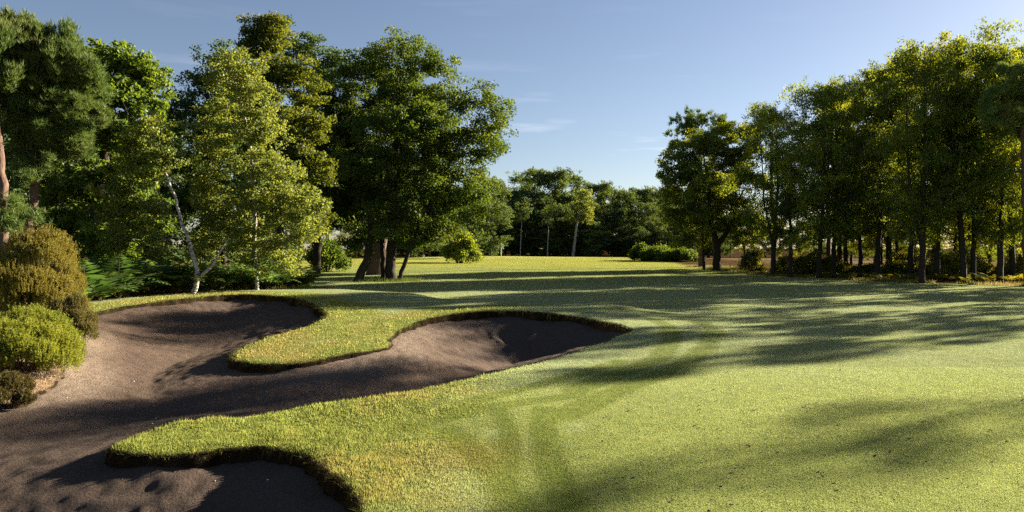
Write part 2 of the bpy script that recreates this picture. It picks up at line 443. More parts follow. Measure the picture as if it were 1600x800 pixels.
def mat_leaf(name, cols, trans, tw=.45, gloss=.015):
    """cols: ramp colours over the leaves; trans: colour multiplier of the light passing through"""
    m, nt, out = newmat(name); l = nt.links.new
    geo = N(nt, "NewGeometry"); oi = N(nt, "ObjectInfo")
    n = N(nt, "TexNoise"); n.inputs['Scale'].default_value = .45; n.inputs['Detail'].default_value = 2
    l(geo.outputs['Position'], n.inputs['Vector'])
    add = N(nt, "Math", operation='MULTIPLY_ADD'); add.inputs[1].default_value = .55
    l(geo.outputs['Random Per Island'], add.inputs[0])
    sub = N(nt, "Math", operation='MULTIPLY_ADD'); sub.inputs[1].default_value = 1.1; sub.inputs[2].default_value = -.33
    l(n.outputs['Fac'], sub.inputs[0]); l(sub.outputs[0], add.inputs[2])
    k = len(cols)
    r = ramp(nt, [(i / (k - 1), c) for i, c in enumerate(cols)]); l(add.outputs[0], r.inputs[0])
    hv = N(nt, "HueSaturation"); l(r.outputs[0], hv.inputs['Color'])
    v = N(nt, "MapRange"); v.inputs['To Min'].default_value = .82; v.inputs['To Max'].default_value = 1.2
    l(oi.outputs['Random'], v.inputs['Value']); l(v.outputs[0], hv.inputs['Value'])
    d = N(nt, "BsdfDiffuse"); t = N(nt, "BsdfTranslucent")
    mt = N(nt, "MixRGB", blend_type='MULTIPLY'); mt.inputs[0].default_value = 1; mt.inputs[2].default_value = tuple(trans) + (1,)
    l(hv.outputs[0], mt.inputs[1]); l(hv.outputs[0], d.inputs[0]); l(mt.outputs[0], t.inputs[0])
    mx = N(nt, "MixShader"); mx.inputs[0].default_value = tw; l(d.outputs[0], mx.inputs[1]); l(t.outputs[0], mx.inputs[2])
    g = N(nt, "BsdfGlossy"); g.inputs['Roughness'].default_value = .5; g.inputs[0].default_value = (.8, .85, .8, 1)
    m2 = N(nt, "MixShader"); m2.inputs[0].default_value = gloss; l(mx.outputs[0], m2.inputs[1]); l(g.outputs[0], m2.inputs[2])
    l(m2.outputs[0], out.inputs[0])
    return m

def mat_bark(name, c1, c2, scale=(6, 6, 1.2), birch=False):
    m, nt, out = newmat(name); l = nt.links.new
    tc = N(nt, "TexCoord"); mp = N(nt, "Mapping"); mp.inputs['Scale'].default_value = scale
    l(tc.outputs['Object'], mp.inputs[0])
    n = N(nt, "TexNoise"); n.inputs['Scale'].default_value = 3; n.inputs['Detail'].default_value = 6; n.inputs['Roughness'].default_value = .65
    l(mp.outputs[0], n.inputs['Vector'])
    r = ramp(nt, [(.40, c1), (.48, c2)] if birch else [(.3, c1), (.7, c2)]); l(n.outputs['Fac'], r.inputs[0])
    b = N(nt, "Bump"); b.inputs['Strength'].default_value = .8; b.inputs['Distance'].default_value = .04; l(n.outputs['Fac'], b.inputs['Height'])
    p = N(nt, "BsdfPrincipled"); p.inputs['Roughness'].default_value = .9; p.inputs['Specular IOR Level'].default_value = .15
    l(r.outputs[0], p.inputs['Base Color']); l(b.outputs[0], p.inputs['Normal']); l(p.outputs[0], out.inputs[0])
    return m

def mat_plain(name, c, rough=.6):
    m, nt, out = newmat(name)
    n = N(nt, "TexNoise"); n.inputs['Scale'].default_value = 12
    r = ramp(nt, [(.3, tuple(v * .85 for v in c)), (.7, tuple(min(v * 1.1, .95) for v in c))])
    p = N(nt, "BsdfPrincipled"); p.inputs['Roughness'].default_value = rough
    nt.links.new(n.outputs['Fac'], r.inputs[0]); nt.links.new(r.outputs[0], p.inputs['Base Color']); nt.links.new(p.outputs[0], out.inputs[0])
    return m

M_GROUND = mat_ground(); M_BLADE = mat_blade(); M_SAND = mat_sand()
YT = (2.3, 1.95, .6)
M_OAK = mat_leaf("oak_leaves", [(0.035, 0.059, 0.010), (0.066, 0.103, 0.016), (0.121, 0.158, 0.020), (0.224, 0.206, 0.028)], YT)
M_OAKD = mat_leaf("big_oak_leaves", [(.024, .045, .010), (.043, .074, .014), (.068, .100, .018), (.125, .132, .022)], (2.0, 1.8, .6), .4)
M_DARK = mat_leaf("dark_leaves", [(0.022, 0.047, 0.016), (0.044, 0.081, 0.022), (0.070, 0.109, 0.029)], YT, .35)
M_CHEST = mat_leaf("bright_leaves", [(.036, .066, .014), (.060, .100, .018), (.092, .130, .024)], YT, .45)
M_YEL = mat_leaf("olive_leaves", [(0.037, 0.055, 0.011), (0.067, 0.092, 0.015), (0.113, 0.129, 0.020)], YT, .45)
M_BIRCH = mat_leaf("birch_leaves", [(.085, .120, .028), (.135, .172, .040), (.195, .215, .055)], (1.7, 1.5, .7), .5)
M_PINE = mat_leaf("pine_needles", [(0.060, 0.114, 0.031), (0.102, 0.156, 0.041), (0.180, 0.156, 0.054)], (1.4, 1.4, .8), .35)
M_FAR = mat_leaf("far_leaves", [(0.036, 0.062, 0.028), (0.060, 0.094, 0.036), (0.088, 0.122, 0.038)], YT, .3)
M_FERN = mat_leaf("fern_fronds", [(.042, .090, .030), (.062, .120, .036), (.080, .130, .038), (.160, .085, .026)], (1.5, 1.5, .7), .45)
M_FERNY = mat_leaf("dry_fern_fronds", [(.060, .090, .018), (.100, .130, .022), (.150, .140, .030), (.150, .080, .026)], (1.9, 1.6, .6), .5)
M_HEATH = mat_leaf("heath_needles", [(.090, .120, .020), (.190, .210, .030), (.310, .310, .045)], (1.4, 1.4, .7), .4)
M_OCHRE = mat_leaf("ochre_sprigs", [(.105, .085, .024), (.210, .180, .036), (.330, .300, .060)], (1.3, 1.2, .7), .35)
M_TWIGGY = mat_leaf("heather_sprigs", [(.050, .035, .018), (.130, .110, .035), (.150, .150, .040)], (1.3, 1.2, .7), .3)
M_BRAMBLE = mat_leaf("bramble_leaves", [(.060, .095, .018), (.110, .130, .022), (.170, .130, .028)], (1.9, 1.6, .6), .5)
M_BARK = mat_bark("oak_bark", (.016, .013, .010), (.050, .041, .031))
M_BARKP = mat_bark("pine_bark", (.040, .025, .018), (.170, .110, .085))
M_BARKB = mat_bark("birch_bark", (.035, .03, .026), (.34, .32, .29), (3, 3, 5), True)
M_STEM = mat_bark("dry_stems", (.09, .06, .03), (.16, .12, .06))

# ------------------------------------------------------------------ ground
def build_ground():
    xs = axis(-17.5, 8.0, .065, -560, 560, 1.045); ys = axis(4.5, 32.0, .065, -60, 700, 1.04)
    X, Y = np.meshgrid(xs, ys); x = X.ravel(); y = Y.ravel()
    d = rim_dist(x, y)
    z = turf_height(x, y, d)
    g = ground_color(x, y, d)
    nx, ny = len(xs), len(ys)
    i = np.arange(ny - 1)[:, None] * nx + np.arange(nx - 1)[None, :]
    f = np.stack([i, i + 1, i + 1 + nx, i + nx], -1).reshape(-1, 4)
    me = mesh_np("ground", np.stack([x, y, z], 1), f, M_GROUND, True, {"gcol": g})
    tag(link("ground", me), kind='structure')

def build_sand():
    xs = np.arange(-16.5, 4.6, .055); ys = np.arange(3.0, 31.5, .055)
    X, Y = np.meshgrid(xs, ys); x = X.ravel(); y = Y.ravel()
    d = rim_dist(x, y)
    z = sand_height(x, y, d)
    n1 = vnoise(x, y, 3, 3); n2 = vnoise(x, y, .5, 2)
    c = np.array([.076, .054, .042])[None, :] * (1 + .12 * n1 + .08 * n2)[:, None]
    wt = gauss_field([G(70, 590, -.3), G(115, 540, -.2), G(600, 548, 0), G(625, 530, 0)], [1, .8, .6, .6], x, y, 1.6, .25)
    wt *= 1 - sstep(.3, 1.5, d)
    c = c * (1 - wt[:, None]) + np.array([.23, .18, .14])[None, :] * wt[:, None]
    # shade of the hollows painted into the sand as a darker tone
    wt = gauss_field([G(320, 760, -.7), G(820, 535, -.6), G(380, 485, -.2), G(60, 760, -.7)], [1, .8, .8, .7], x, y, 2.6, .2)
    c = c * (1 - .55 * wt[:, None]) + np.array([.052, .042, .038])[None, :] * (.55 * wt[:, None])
    nx, ny = len(xs), len(ys)
    i = (np.arange(ny - 1)[:, None] * nx + np.arange(nx - 1)[None, :]).ravel()
    keep = (d[i] > -.12) | (d[i + 1 + nx] > -.12)
    i = i[keep]
    f = np.stack([i, i + 1, i + 1 + nx, i + nx], -1)
    used = np.unique(f); mp = np.zeros(nx * ny, int); mp[used] = np.arange(len(used)); f = mp[f]
    me = mesh_np("sand", np.stack([x, y, z], 1)[used], f, M_SAND, True, {"gcol": c[used], "edge": d[used]})
    tag(link("bunker_sand", me), kind='structure')

def blades_mesh(x, y, z, h, w, lean, col, rng, down=None):
    n = len(x); a = rng.rand(n) * 2 * np.pi; la = rng.rand(n) * 2 * np.pi
    ux, uy = np.cos(a) * w / 2, np.sin(a) * w / 2
    tx = np.cos(la) * lean * h; ty = np.sin(la) * lean * h; tz = h * np.sqrt(np.clip(1 - lean ** 2, .05, 1))
    if down is not None: tx, ty, tz = down
    V = np.empty((n, 3, 3))
    V[:, 0] = np.stack([x - ux, y - uy, z], 1); V[:, 1] = np.stack([x + ux, y + uy, z], 1)
    V[:, 2] = np.stack([x + tx, y + ty, z + tz], 1)
    return V.reshape(-1, 3), np.arange(n * 3).reshape(-1, 3), np.repeat(col, 3, axis=0)

def build_grass():
    rng = np.random.RandomState(3)
    Vs, Fs, Cs = [], [], []; off = 0
    def add(V, Fc, C):
        nonlocal off
        Vs.append(V); Fs.append(Fc + off); Cs.append(C); off += len(V)
    # near turf
    for (y0, y1, dens, w, hs) in [(4.8, 7.5, 7500, .006, .9), (7.5, 10, 5200, .008, .95), (10, 14, 2400, .011, 1.0), (14, 20, 420, .02, 1.15), (20, 30, 160, .028, 1.2)]:
        xl, xr = -.8 * y1 - 1, .8 * y1 + 1
        n = int((xr - xl) * (y1 - y0) * dens)
        x = rng.uniform(xl, xr, n); y = rng.uniform(y0, y1, n)
        k = np.abs(x) < .8 * y + 1.0; x, y = x[k], y[k]
        d = rim_dist(x, y); s = -side_of(L_EDGE, x, y)
        k = (d < -.01) & (s < 0); x, y, d = x[k], y[k], d[k]
        nn = vnoise(x, y, .5, 2)
        rough = (1 - sstep(.9, 2.6, -d + .6 * nn)) * (1 - sstep(-1.4, 1.0, x - .05 * y + .4))
        rough = np.maximum(rough, (1 - sstep(.05, .3, -d)) * .35)
        if y0 >= 14:
            k = rough > .15; x, y, d, nn, rough = x[k], y[k], d[k], nn[k], rough[k]
        h = (.013 + .022 * rough) * (0.35 + 1.2 * rng.rand(len(x)) ** 1.6) * hs * (1 + .55 * nn * rough + .4 * vnoise(x, y, .17, 1) * rough)
        z = turf_height(x, y, d) - .004
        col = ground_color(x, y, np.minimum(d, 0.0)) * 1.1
        add(*blades_mesh(x, y, z, h, w * (.8 + .5 * rough), rng.uniform(.1, .75, len(x)), col, rng))
    # fringe hanging over the rim
    P = np.vstack([rim_poly, rim_poly[:1]])
    seg = np.hypot(*(P[1:] - P[:-1]).T)
    cum = np.concatenate([[0], np.cumsum(seg)])
    n = int(cum[-1] * 200); t = rng.uniform(0, cum[-1], n)
    x = np.interp(t, cum, P[:, 0]); y = np.interp(t, cum, P[:, 1])
    ok = (y > 4.5) & (y < 32); x, y = x[ok], y[ok]
    x = x + rng.normal(0, .10, len(x)); y = y + rng.normal(0, .10, len(y))
    e = .02
    d = rim_dist(x, y); ok = np.abs(d) < .14; x, y, d = x[ok], y[ok], d[ok]
    gx = (poly_dist(rim_poly, x + e, y)[0] * np.where(poly_dist(rim_poly, x + e, y)[1], 1, -1) - poly_dist(rim_poly, x - e, y)[0] * np.where(poly_dist(rim_poly, x - e, y)[1], 1, -1)) / (2 * e)
    gy = (poly_dist(rim_poly, x, y + e)[0] * np.where(poly_dist(rim_poly, x, y + e)[1], 1, -1) - poly_dist(rim_poly, x, y - e)[0] * np.where(poly_dist(rim_poly, x, y - e)[1], 1, -1)) / (2 * e)
    wl = gauss_field(RP, RW, x, y, .9, .001)
    ok = rng.rand(len(x)) < sstep(.03, .14, wl) + .05
    x, y, d, gx, gy, wl = [q[ok] for q in (x, y, d, gx, gy, wl)]
    z = turf_height(x, y, d)
    h = rng.uniform(.03, .075, len(x)) * (1 + .015 * y)
    up = rng.uniform(-.5, .8, len(x))
    j1, j2 = rng.normal(0, .5, (2, len(x)))
    tx = (gx * .8 + j1 * .6) * h; ty = (gy * .8 + j2 * .6) * h; tz = up * h
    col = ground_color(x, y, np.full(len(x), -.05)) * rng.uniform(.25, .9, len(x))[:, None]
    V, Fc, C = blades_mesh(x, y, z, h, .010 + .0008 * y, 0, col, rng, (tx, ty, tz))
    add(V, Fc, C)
    # longer grass where the fairway meets the trees and round the feet of the trunks
    for E, n, ylim in ((R_EDGE, 26000, (30, 85)), (L_EDGE, 9000, (30, 80))):
        y = rng.uniform(ylim[0], ylim[1], n); o = np.argsort(E[:, 1]); x = np.interp(y, E[o, 1], E[o, 0])
        sg = 1 if E is R_EDGE else -1
        x = x + sg * (rng.gamma(1.6, 1.1, n) - 1.2)
        k = vnoise(x, y, 2.2, 2) > -.15; x, y = x[k], y[k]
        hh = rng.uniform(.08, .3, len(x)) * (1 + .5 * vnoise(x, y, 3, 2))
        mixc = np.clip(.5 + .8 * vnoise(x, y, 2, 2), 0, 1)[:, None]
        col = np.array([.10, .13, .03]) * (1 - mixc) + np.array([.24, .18, .08]) * mixc
        add(*blades_mesh(x, y, turf_height(x, y) - .01, hh, .035, rng.uniform(.1, .7, len(x)), col, rng))
    p = np.array([-8.6, 50]); n = 2600
    x = p[0] + rng.normal(0, 1.1, n); y = p[1] + rng.normal(0, .9, n)
    add(*blades_mesh(x, y, turf_height(x, y) - .01, rng.uniform(.08, .35, n), .03, rng.uniform(.1, .7, n), np.tile(np.array([.09, .12, .03]), (n, 1)), rng))
    me = mesh_np("rough_grass", np.vstack(Vs), np.vstack(Fs), M_BLADE, False, {"gcol": np.vstack(Cs)})
    tag(link("rough_grass", me), "short green and straw-coloured grass blades on the turf around the sand bunker", "grass", kind='stuff')

# ------------------------------------------------------------------ trees
def tube_mesh(chains, ring=7):
    """chains: list of (points (n,3), radii (n,)) -> verts, quads"""
    Vs, Fs = [], []; off = 0
    for P, R, k in chains:
        n = len(P)
        if n < 2: continue
        T = np.gradient(P, axis=0); T /= np.linalg.norm(T, axis=1)[:, None] + 1e-9
        ref = np.array([1.0, 0, 0]) if abs(T[0][0]) < .8 else np.array([0, 1.0, 0])
        U = np.cross(T, ref); U /= np.linalg.norm(U, axis=1)[:, None] + 1e-9
        Wv = np.cross(T, U)
        a = np.arange(k) / k * 2 * np.pi
        V = P[:, None, :] + R[:, None, None] * (np.cos(a)[None, :, None] * U[:, None, :] + np.sin(a)[None, :, None] * Wv[:, None, :])
        i = np.arange(n - 1)[:, None] * k; j = np.arange(k)[None, :]; j2 = (j + 1) % k
        f = np.stack([i + j, i + j2, i + k + j2, i + k + j], -1).reshape(-1, 4) + off
        Vs.append(V.reshape(-1, 3)); Fs.append(f); off += n * k
    return np.vstack(Vs), np.vstack(Fs)

class Skel:
    def __init__(s): s.P = []; s.par = []; s.L = []; s.fix = {}
    def add(s, p, par, r=None):
        s.P.append(np.array(p, float)); s.par.append(par)
        s.L.append(0 if par < 0 else s.L[par] + np.linalg.norm(s.P[-1] - s.P[par]))
        if r is not None: s.fix[len(s.P) - 1] = r
        return len(s.P) - 1
    def trunk(s, pts, radii, par=-1, step=.4, wob=.03, rng=None):
        pts = np.array(pts, float); seg = np.linalg.norm(np.diff(pts, axis=0), axis=1); cum = np.concatenate([[0], np.cumsum(seg)])
        n = max(3, int(cum[-1] / step)); t = np.linspace(0, cum[-1], n + 1)
        Q = np.stack([np.interp(t, cum, pts[:, k]) for k in range(3)], 1)
        for _ in range(3): Q[1:-1] = (Q[:-2] + 2 * Q[1:-1] + Q[2:]) / 4
        R = np.interp(t, cum, radii)
        if rng is not None: Q[1:] += rng.normal(0, wob, Q[1:].shape) * np.array([1, 1, .3])
        ids = []
        for q, r in zip(Q, R):
            par = s.add(q, par, r); ids.append(par)
        return ids
    def grow(s, A, rng, seg=.6, rise=.35, minz=None):
        A = np.array(A)
        root = np.array(s.P)
        d0 = np.min(np.linalg.norm(A[:, None] - root[None], axis=2), axis=1)
        tips = []
        for i in np.argsort(d0):
            a = A[i]; P = np.array(s.P); v = a - P; d = np.linalg.norm(v, axis=1)
            cost = d + .18 * np.array(s.L) + 1.2 * np.clip(P[:, 2] + rise * d - a[2], 0, 99)
            if minz is not None: cost += np.where(P[:, 2] < minz, 50, 0)
            k = int(np.argmin(cost)); p = P[k]; dist = d[k]
            n = max(1, int(dist / seg))
            pr = s.par[k]
            td = (p - s.P[pr]) if pr >= 0 else np.array([0, 0, 1.0])
            td = td / (np.linalg.norm(td) + 1e-9)
            c = p + (td * .35 + np.array([0, 0, .12])) * dist * .6 + (a - p) * .2
            par = k
            for j in range(1, n + 1):
                t = j / n
                q = (1 - t) ** 2 * p + 2 * t * (1 - t) * c + t * t * a
                if j < n: q = q + rng.normal(0, .05 * min(dist, 2), 3)
                par = s.add(q, par)
            tips.append(par)
        return tips
    def radii(s, tip=.012, p=2.3):
        n = len(s.P); acc = np.zeros(n); ch = np.zeros(n, int)
        for i in range(n - 1, -1, -1):
            if acc[i] == 0: acc[i] = tip ** p
            if s.par[i] >= 0: acc[s.par[i]] += acc[i]
        R = acc ** (1 / p)
        for i, r in s.fix.items(): R[i] = r
        for i in range(n):
            if s.par[i] >= 0: R[i] = min(R[i], R[s.par[i]] * .98) if i not in s.fix else R[i]
        return R
    def chains(s, R, rmin=.0):
        n = len(s.P); kids = [[] for _ in range(n)]
        for i in range(n):
            if s.par[i] >= 0: kids[s.par[i]].append(i)
        out = []; starts = [i for i in range(n) if s.par[i] < 0]; stack = [(i, -1) for i in starts]
        while stack:
            i, pr = stack.pop()
            ids = [pr, i] if pr >= 0 else [i]
            cur = i
            while kids[cur]:
                ks = sorted(kids[cur], key=lambda q: -R[q])
                for o in ks[1:]: stack.append((o, cur))
                cur = ks[0]; ids.append(cur)
            P = np.array([s.P[q] for q in ids]); r = np.array([R[q] for q in ids])
            if pr >= 0: r[0] = min(r[0], r[1] * 1.25)
            if r.max() < rmin: continue
            k = 10 if r.max() > .15 else 6 if r.max() > .05 else 4 if r.max() > .025 else 3
            out.append((P, r, k))
        return out

def rand_dirs(rng, n):
    v = rng.normal(size=(n, 3)); return v / np.linalg.norm(v, axis=1)[:, None]

def leaf_mesh(C, rng, size, up=.5, aspect=.62, out_dir=None):
    n = len(C)
    nrm = rand_dirs(rng, n) + np.array([0, 0, up]); nrm /= np.linalg.norm(nrm, axis=1)[:, None]
    t = rand_dirs(rng, n); u = np.cross(nrm, t); u /= np.linalg.norm(u, axis=1)[:, None] + 1e-9
    v = np.cross(nrm, u)
    l = size * rng.uniform(.7, 1.3, n)[:, None] / 2; w = l * aspect
    V = np.empty((n, 4, 3))
    V[:, 0] = C - u * l; V[:, 1] = C + v * w + u * l * .15; V[:, 2] = C + u * l; V[:, 3] = C - v * w + u * l * .15
    return V.reshape(-1, 3), np.arange(4 * n).reshape(-1, 4)

def needle_mesh(C, D, rng, k=10, ln=.24, w=.02, spread=.75):
    n = len(C); C = np.repeat(C, k, 0); D = np.repeat(D, k, 0)
    d = D + rand_dirs(rng, n * k) * spread; d /= np.linalg.norm(d, axis=1)[:, None]
    s = np.cross(d, rand_dirs(rng, n * k)); s /= np.linalg.norm(s, axis=1)[:, None] + 1e-9
    l = ln * rng.uniform(.7, 1.25, n * k)[:, None]
    V = np.empty((n * k, 3, 3)); V[:, 0] = C - s * w / 2; V[:, 1] = C + s * w / 2; V[:, 2] = C + d * l
    return V.reshape(-1, 3), np.arange(3 * n * k).reshape(-1, 3)

def lobes_auto(rng, H, R, hb, n, top=.8, cone=0.0):
    """crown as a heap of rounded masses inside an egg-shaped envelope"""
    out = []
    cz = (H + hb) / 2; hz = (H - hb) / 2
    for i in range(n):
        t = (i + .5) / n; zz = -1 + 2 * t
        zz = np.clip(zz + rng.normal(0, .1), -.95, .9)
        rad = R * math.sqrt(max(.05, 1 - abs(zz) ** (2.2 if zz > 0 else 6))) * (1 - cone * (zz + 1) / 2)
        a = i * 2.4 + rng.uniform(-.5, .5)
        q = rad * rng.uniform(.40, .84)
        r = R * rng.uniform(.26, .44) * (1 - .25 * abs(zz))
        out.append((q * math.cos(a), q * math.sin(a), cz + zz * hz * .86, r))
    return out

def make_tree(name, trunks, lobes, leafmat, barkmat, seed, leaves=40000, size=.15, att=13, sig=.5, kind='leaf', minz=None,
              rise=.35, flat=.6, rmin=0., aspect=.62, droop=0.0, tip=.012, inner=.35):
    """trunks: list of (pts, radii). returns (trunk mesh, crown mesh)"""
    rng = np.random.RandomState(seed)
    sk = Skel()
    for pts, rad in trunks: sk.trunk(pts, rad, rng=rng, wob=.03)
    A = []; w = []
    for (x, y, z, r) in lobes:
        m = max(4, int(att * (r / 1.6) ** 2)) if r > .9 else max(3, int(att * r / 1.8))
        d = rand_dirs(rng, m); rr = r * (inner + (1 - inner) * rng.rand(m) ** .5)
        p = np.array([x, y, z]) + d * rr[:, None] * np.array([1, 1, .8])
        A.append(p)
    A = np.vstack(A)
    if minz is None: minz = .12 * A[:, 2].max()
    sk.grow(A, rng, rise=rise, minz=minz)
    R = sk.radii(tip)
    V, Fq = tube_mesh(sk.chains(R, rmin))
    tm = mesh_np(name + "_trunk", V, Fq, barkmat, True)
    n = len(A); per = max(1, leaves // n)
    if kind == 'leaf':
        # sub-sprays around each twig end give clumped, open foliage
        ns = 7
        S = np.repeat(A, ns, 0) + np.clip(rng.normal(0, 1, (n * ns, 3)), -1.5, 1.5) * sig * np.array([1, 1, flat]) - np.array([0, 0, droop]) * rng.rand(n * ns, 1)
        C = np.repeat(S, max(1, per // ns), 0)
        C = C + np.clip(rng.normal(0, 1, C.shape), -1.7, 1.7) * sig * .42 * np.array([1, 1, .6])
        V, Fc = leaf_mesh(C, rng, size, aspect=aspect)
    else:
        c0 = np.mean(A, axis=0)
        ns = 9
        S = np.repeat(A, ns, 0) + rng.normal(0, sig, (n * ns, 3)) * np.array([1, 1, flat])
        D = S - c0; D /= np.linalg.norm(D, axis=1)[:, None]; D = D * .5 + np.array([0, 0, .9])
        k2 = max(1, per // (ns * 10))
        S = np.repeat(S, k2, 0) + rng.normal(0, .12, (n * ns * k2, 3)); D = np.repeat(D, k2, 0)
        V, Fc = needle_mesh(S, D, rng, 10, size, size * .1)
    cm = mesh_np(name + "_crown", V, Fc, leafmat)
    return tm, cm

def place(name, label, meshes, loc, rotz=0.0, sc=(1, 1, 1), group=None, cat='tree', parts=('trunk', 'crown')):
    z = float(turf_height(np.array([loc[0]]), np.array([loc[1]]))[0]) - .05
    t = thing(name, label, cat, (loc[0], loc[1], z), rotz, group)
    t.scale = sc if hasattr(sc, '__len__') else (sc, sc, sc)
    for pn, me in zip(parts, meshes):
        if me is not None: link(pn, me, t)
    return t

def hero(name, label, base_px, D, lobes_px, trunks_px, leafmat, barkmat, seed, group=None, zb=None, **kw):
    """a tree whose crown masses and stems were measured from the photograph, built at its distance and real size"""
    bx = (base_px - 800) / F * D
    z0 = float(base_height(np.array([bx]), np.array([float(D)]))[0])
    lob = []
    for q in lobes_px:
        px, py, rp = q[:3]; dy = q[3] if len(q) > 3 else 0.0
        p = W(px, py, D + dy)
        lob.append((p[0] - bx, dy, p[2] - z0, rp / F * (D + dy)))
    trs = []
    for t in trunks_px:
        pts = []; rad = []
        for (px, py, dy, r) in t:
            p = W(px, py, D + dy); pts.append((p[0] - bx, dy, p[2] - z0)); rad.append(r)
        pts[0] = (pts[0][0], pts[0][1], -.1 if pts[0][2] < .6 else pts[0][2])
        trs.append((pts, rad))
    ms = make_tree(name, trs, lob, leafmat, barkmat, seed, **kw)
    t = thing(name, label, 'tree', (bx, D, z0), 0, group)
    link('trunk', ms[0], t); link('crown', ms[1], t)
    return t

build_ground(); build_sand(); build_grass()

# ---------------- left-hand trees (measured one by one)
hero('oak_tree', 'big spreading oak with leaning dark stems standing alone on the grass left of the fairway', 610, 50,
     [(620, 85, 34, 0), (575, 110, 36, 1), (665, 110, 34, -1), (530, 140, 34, 0), (640, 150, 42, -2), (700, 160, 38, 0), (752, 168, 30, 0), (590, 180, 42, 2),
      (548, 215, 42, -1), (650, 225, 44, 2), (715, 225, 42, 0), (755, 225, 28, 1), (600, 260, 42, -2), (530, 280, 38, 0), (680, 285, 42, -1), (735, 285, 34, 0),
      (560, 325, 36, 1), (630, 330, 36, -2), (695, 335, 30, 1), (520, 330, 26, -1), (740, 330, 22, -1), (655, 370, 18, 0), (620, 200, 44, -4), (620, 270, 44, 4), (560, 250, 40, -4), (690, 250, 40, 4), (570, 350, 26, 2), (600, 345, 30, -3), (650, 345, 30, 3), (535, 352, 20, 0), (690, 355, 22, 0), (720, 320, 30, 2), (610, 140, 40, 3), (660, 190, 40, -3), (590, 300, 40, 0), (775, 190, 16, 0), (560, 380, 14, 0)],
     [[(610, 440, 0, .42), (612, 385, 0, .33), (618, 300, 0, .25), (622, 180, 0, .12), (622, 100, 0, .03)],
      [(600, 437, .5, .22), (598, 390, .8, .18), (590, 300, 1, .12), (560, 180, 1, .04)],
      [(622, 437, -.3, .16), (642, 385, -.8, .14), (680, 300, -1, .10), (730, 200, -1, .03)]],
     M_OAKD, M_BARK, 11, leaves=190000, size=.165, att=12, sig=.60, minz=2.4)
hero('oak_tree', 'slanting dark oak stem rising just left of the big spreading oak', 556, 49,
     [(560, 260, 36, 1), (520, 225, 34, 0), (540, 175, 30, 1), (590, 300, 26, 0), (510, 290, 30, 0), (530, 330, 22, 1)],
     [[(558, 441, 0, .32), (575, 400, 0, .26), (582, 350, 0, .22), (565, 240, .5, .1), (540, 170, .8, .03)]],
     M_OAKD, M_BARK, 12, leaves=34000, size=.17, att=12, sig=.6, minz=3.2)
hero('oak_tree', 'thick brown trunk in the sun behind the slanting oak stem', 585, 60,
     [(600, 300, 30, 0), (640, 270, 34, 2), (570, 250, 34, 2), (610, 210, 34, 2)],
     [[(585, 424, 0, .75), (592, 385, 0, .6), (602, 340, 0, .5), (610, 240, 0, .2)]],
     M_OAKD, M_BARKP, 13, leaves=16000, size=.18, att=9, sig=.65, minz=4)
hero('olive_tree', 'tallest tree on the left with olive yellow leaves behind the birches', 425, 40,
     [(425, 60, 24, 0), (400, 90, 26, 1), (450, 95, 28, -1), (425, 120, 32, 0), (380, 125, 22, 1), (465, 145, 26, 0), (440, 170, 36, -1), (480, 200, 24, 0), (400, 180, 34, 1),
      (455, 240, 34, 0), (485, 260, 22, 0), (410, 250, 34, 1), (450, 310, 32, 0), (480, 330, 26, 1), (415, 330, 30, 0), (405, 62, 12, 0), (428, 38, 12, 0)],
     [[(440, 432, 0, .3), (436, 350, 0, .24), (428, 200, 0, .14), (425, 40, 0, .03)]], M_YEL, M_BARK, 14, leaves=60000, size=.16, att=12, sig=.5, rise=.6)
hero('broadleaf_tree', 'dense dark green tree against the sky between the pine and the birches', 320, 56,
     [(330, 110, 30, 0), (295, 150, 26, 0), (350, 150, 36, 0), (310, 190, 34, 1), (280, 175, 18, 0), (355, 210, 36, 0), (300, 250, 38, 0), (350, 290, 38, 0), (290, 320, 34, 0), (340, 360, 30, 0), (370, 100, 22, 0), (350, 85, 14, 0)],
     [[(320, 425, 0, .35), (322, 300, 0, .28), (325, 100, 0, .04)]], M_DARK, M_BARK, 15, leaves=36000, size=.2, att=9, sig=.6)
hero('broadleaf_tree', 'dark green tree filling the gap between the tall olive tree and the big oak', 495, 62,
     [(480, 75, 26, 0), (500, 105, 30, 0), (470, 120, 26, 2), (515, 150, 34, 0), (485, 180, 34, 1), (520, 225, 38, 0), (480, 260, 36, 0), (520, 300, 38, 0), (490, 340, 32, 0), (460, 90, 16, 0), (535, 100, 22, 0)],
     [[(495, 424, 0, .35), (498, 300, 0, .28), (492, 80, 0, .04)]], M_DARK, M_BARK, 16, leaves=36000, size=.2, att=9, sig=.6)
hero('chestnut_tree', 'broad tree with large bright green leaves between the pine and the leaning birch', 168, 33,
     [(170, 100, 26, 0), (205, 110, 24, 0), (140, 105, 22, 1), (225, 140, 20, 0), (180, 150, 34, -1), (130, 160, 28, 0), (220, 190, 26, 0), (170, 210, 36, -1), (125, 230, 30, 0),
      (205, 250, 32, -1), (150, 280, 36, -1), (110, 300, 30, 0), (215, 310, 26, 0), (170, 340, 34, -2), (120, 350, 26, 0), (200, 375, 26, -1), (150, 390, 24, -1), (100, 370, 20, 0), (230, 345, 20, 0)],
     [[(158, 430, 0, .34), (150, 330, 0, .26), (165, 240, 0, .2), (180, 100, 0, .03)]], M_CHEST, M_BARK, 17, leaves=64000, size=.19, att=14, sig=.45, aspect=.55)
